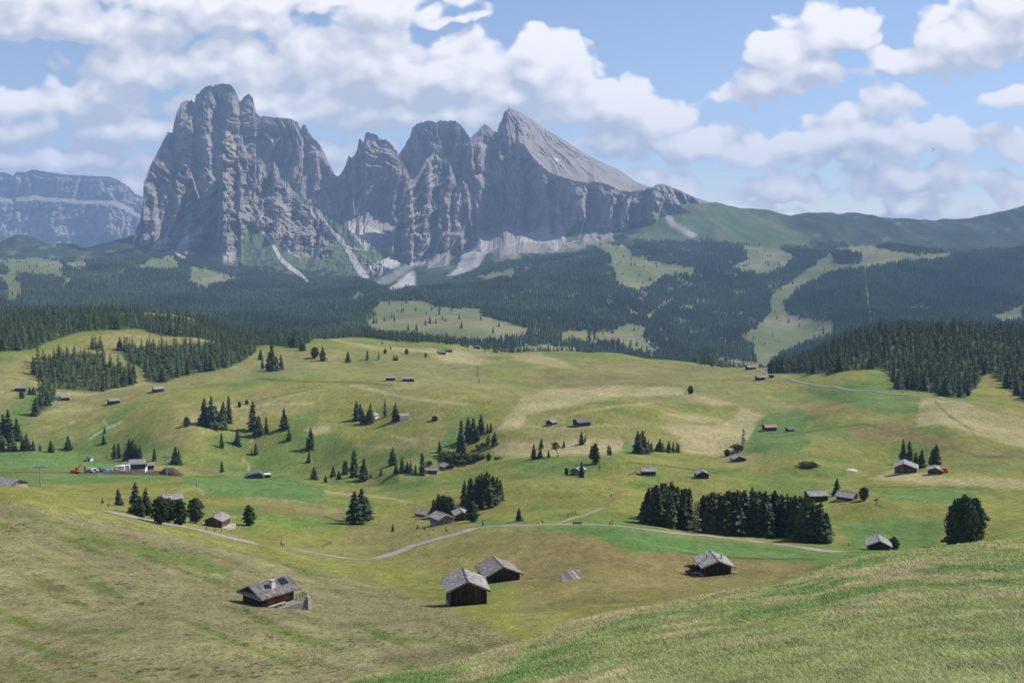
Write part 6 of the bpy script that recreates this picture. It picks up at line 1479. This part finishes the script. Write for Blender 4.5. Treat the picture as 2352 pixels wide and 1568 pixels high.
# clouds: masses placed by direction, broken up by noise
G = bpy.data.node_groups.new('cloud_density', 'ShaderNodeTree')
G.interface.new_socket('P', in_out='INPUT', socket_type='NodeSocketVector')
G.interface.new_socket('D', in_out='OUTPUT', socket_type='NodeSocketFloat')
q = N(G); gi = q.n('NodeGroupInput'); go = q.n('NodeGroupOutput'); P = gi.outputs[0]
BLOBS = [(.30,.155,.22,.085,0,1.05),(.55,.15,.22,.10,0,1.05),(.69,.10,.10,.085,0,1.05),(.86,.165,.24,.14,0,1.15),(1.03,.17,.20,.13,0,1.15),(1.24,.16,.15,.12,0,1.15),(1.18,.23,.26,.10,0,1.1),
 (1.42,.25,.18,.08,0,1),(1.50,.27,.12,.07,0,.95),(.15,.24,.36,.075,0,1),(.60,.25,.45,.075,0,1),(1.0,.27,.4,.06,0,1),
 (.05,.0,.35,.10,.15,.85),(.45,.0,.40,.085,.1,.85),(.85,.01,.30,.075,.05,.85),(1.03,.047,.12,.02,0,.85),(.06,.06,.10,.075,0,1),
 (.05,.305,.15,.035,-.12,1),(.28,.305,.16,.06,0,1.05),(.10,.37,.40,.055,0,1),(.1,.43,.45,.06,0,1),(.74,.36,.2,.06,0,.8),
 (1.91,.075,.15,.10,-.4,1.15),(1.81,.13,.12,.085,-.2,1.1),(1.74,.205,.15,.052,-.15,1.05),(1.88,.165,.13,.05,0,1),(2.03,.235,.11,.055,-.15,1.05),(1.95,.262,.13,.035,0,.95),
 (2.24,.085,.22,.10,-.2,1.1),(2.33,.02,.15,.10,0,1.1),(2.09,.14,.16,.045,.1,.9),(2.33,.205,.11,.055,-.35,1.05),
 (1.42,.33,.16,.06,0,.9),(1.58,.335,.18,.055,0,1.0),(1.78,.345,.22,.06,0,1.0),(2.02,.325,.25,.07,0,1.1),(2.2,.315,.12,.055,0,.9),(2.34,.34,.10,.05,0,.85),
 (1.55,.42,.2,.055,0,.9),(1.80,.43,.25,.05,0,.9),(2.12,.41,.28,.05,0,.9),(2.32,.44,.12,.05,0,.8),(1.68,.48,.14,.035,0,.75),(2.1,.478,.11,.045,0,.95),(1.95,.52,.6,.06,0,.85),(.95,.43,.7,.10,0,.75),(.3,.52,.9,.08,0,.8),
 (.22,.06,.40,.075,.1,.85),(.52,.055,.26,.05,.2,.75)]
wn = q.n('ShaderNodeTexNoise', noise_dimensions='2D'); wn.inputs['Scale'].default_value = 7; wn.inputs['Detail'].default_value = 3; q.l(P, wn.inputs['Vector'])
warp = q.vmath('SCALE', q.vmath('SUBTRACT', wn.outputs['Color'], (0.5, 0.5, 0.5))); warp.node.inputs['Scale'].default_value = 0.06
P2 = q.vmath('ADD', P, warp)
acc = None; Pi = P2
for (cx, cy, rx, ry, rot, s) in BLOBS:
    if acc is not None:      # each mass is worked out after the one before it (keeps the shader small)
        x = q.n('ShaderNodeVectorMath', operation='MULTIPLY_ADD'); q.l(acc, x.inputs[0]); x.inputs[1].default_value = (1e-9,) * 3; q.l(P2, x.inputs[2]); Pi = x.outputs[0]
    d = q.vmath('LENGTH', q.mapping(Pi, (cx, cy, 0), (0, 0, rot), (rx, ry, 1e6), 'TEXTURE'))
    f = q.math('MULTIPLY_ADD', d, -s, s)
    if acc is None: acc = f
    else:
        x = q.n('ShaderNodeMath', operation='SMOOTH_MAX'); q.l(acc, x.inputs[0]); q.l(f, x.inputs[1]); x.inputs[2].default_value = 0.18; acc = x.outputs[0]
acc = q.math('MULTIPLY_ADD', q.math('MAXIMUM', acc, -0.6), 1.5, -0.16)
n1n = q.n('ShaderNodeTexNoise', noise_dimensions='2D'); q.l(q.mapping(P2, sc=(1, 1.5, 1)), n1n.inputs['Vector'])
n1n.inputs['Scale'].default_value = 6.0; n1n.inputs['Detail'].default_value = 7; n1n.inputs['Roughness'].default_value = 0.57
n1 = n1n.outputs['Fac']
vo = q.n('ShaderNodeTexVoronoi', feature='SMOOTH_F1', voronoi_dimensions='2D'); q.l(q.mapping(P2, sc=(1, 1.3, 1)), vo.inputs['Vector']); vo.inputs['Scale'].default_value = 13; vo.inputs['Smoothness'].default_value = 0.5
vo.inputs['Detail'].default_value = 1.0; vo.inputs['Roughness'].default_value = 0.5
bil = q.math('MULTIPLY_ADD', vo.outputs['Distance'], -0.75, 0.34)
D = q.math('ADD', acc, q.math('MULTIPLY_ADD', n1, 1.15, -0.60))
D = q.math('ADD', D, bil)
q.l(D, go.inputs[0])

dep = k.vmath('DOT_PRODUCT', dirv, (0, cos(TH), -sin(TH))); depc = k.math('MAXIMUM', dep, 0.12)
vv = k.math('DIVIDE', k.vmath('DOT_PRODUCT', dirv, (0, sin(TH), cos(TH))), depc)
uu = k.math('DIVIDE', k.vmath('DOT_PRODUCT', dirv, (1, 0, 0)), depc)
cmb = k.n('ShaderNodeCombineXYZ')
k.l(k.math('MULTIPLY_ADD', uu, F / 1000, CX / 1000), cmb.inputs[0]); k.l(k.math('MULTIPLY_ADD', vv, -F / 1000, CY / 1000), cmb.inputs[1])
Pw = cmb.outputs[0]
def dens(off):
    g = k.n('ShaderNodeGroup'); g.node_tree = G
    k.l(k.vmath('ADD', Pw, off), g.inputs[0]); return g.outputs[0]
d0 = dens((0, 0, 0)); d1 = dens((0.016, -0.030, 0)); d2 = dens((0.03, -0.085, 0))
alpha = k.maprange(d0, -0.07, 0.28, 0, 1, True)
lit = k.math('ADD', k.math('MULTIPLY', k.math('SUBTRACT', d0, d1), 0.55), k.math('MULTIPLY', k.math('SUBTRACT', d0, d2), 0.58))
thick = k.maprange(d0, 0.1, 1.6, 0.20, -0.14)
lit = k.math('ADD', k.math('ADD', lit, thick), 0.31)
sepP = k.n('ShaderNodeSeparateXYZ'); k.l(Pw, sepP.inputs[0])
lit = k.math('SUBTRACT', lit, k.maprange(sepP.outputs['X'], 1.5, 0.1, 0.0, 0.20, True), clamp=True)
ccol = k.mix(lit, (4.6, 4.95, 5.9), (8.8, 8.6, 8.8))
skyc = k.mix(0.07, k.mix(1.0, sky.outputs[0], (1.0, 0.97, 1.03), 'MULTIPLY'), (6.6, 7.4, 8.4))
col = k.mix(alpha, skyc, ccol)
k.l(col, bg.inputs['Color'])
W.cycles.sampling_method = 'MANUAL'; W.cycles.sample_map_resolution = 512

# the air of the valley
hb = [(-10500, 10500), (-60, 15800), (GZ.min() - 1, 1160)]
V = np.array([(x, y, z) for x in hb[0] for y in hb[1] for z in hb[2]], float)
FQ = np.array([(0,1,3,2),(4,6,7,5),(0,4,5,1),(2,3,7,6),(0,2,6,4),(1,5,7,3)])
m = bpy.data.materials.new('haze'); m.use_nodes = True; m.node_tree.nodes.clear(); kk = N(m.node_tree)
o = kk.n('ShaderNodeOutputMaterial'); pv = kk.n('ShaderNodeVolumePrincipled'); kk.l(pv.outputs[0], o.inputs['Volume'])
pv.inputs['Color'].default_value = (0.43, 0.62, 0.98, 1); pv.inputs['Density'].default_value = 5.4e-5; pv.inputs['Anisotropy'].default_value = 0.0
hz = link('haze', new_mesh('haze', V, FQ), mats=[m]); tag(hz, kind='stuff')

cam = bpy.data.cameras.new('camera'); co_ = bpy.data.objects.new('camera', cam); COL.objects.link(co_)
cam.sensor_width = 36; cam.angle = radians(50); cam.clip_start = 0.5; cam.clip_end = 60000
co_.location = (0, 0, 0); co_.rotation_euler = (pi / 2 - TH, 0, 0)
SC.camera = co_
SC.view_settings.view_transform = 'Standard'; SC.view_settings.look = 'None'; SC.view_settings.exposure = 0.34; SC.view_settings.gamma = 1
SC.render.engine = 'CYCLES'
cy = SC.cycles
cy.use_denoising = True; cy.denoiser = 'OPENIMAGEDENOISE'
cy.max_bounces = 6; cy.diffuse_bounces = 3; cy.glossy_bounces = 2; cy.transmission_bounces = 3; cy.volume_bounces = 1; cy.transparent_max_bounces = 8
cy.caustics_reflective = False; cy.caustics_refractive = False; cy.sample_clamp_indirect = 6
SC.render.use_persistent_data = False
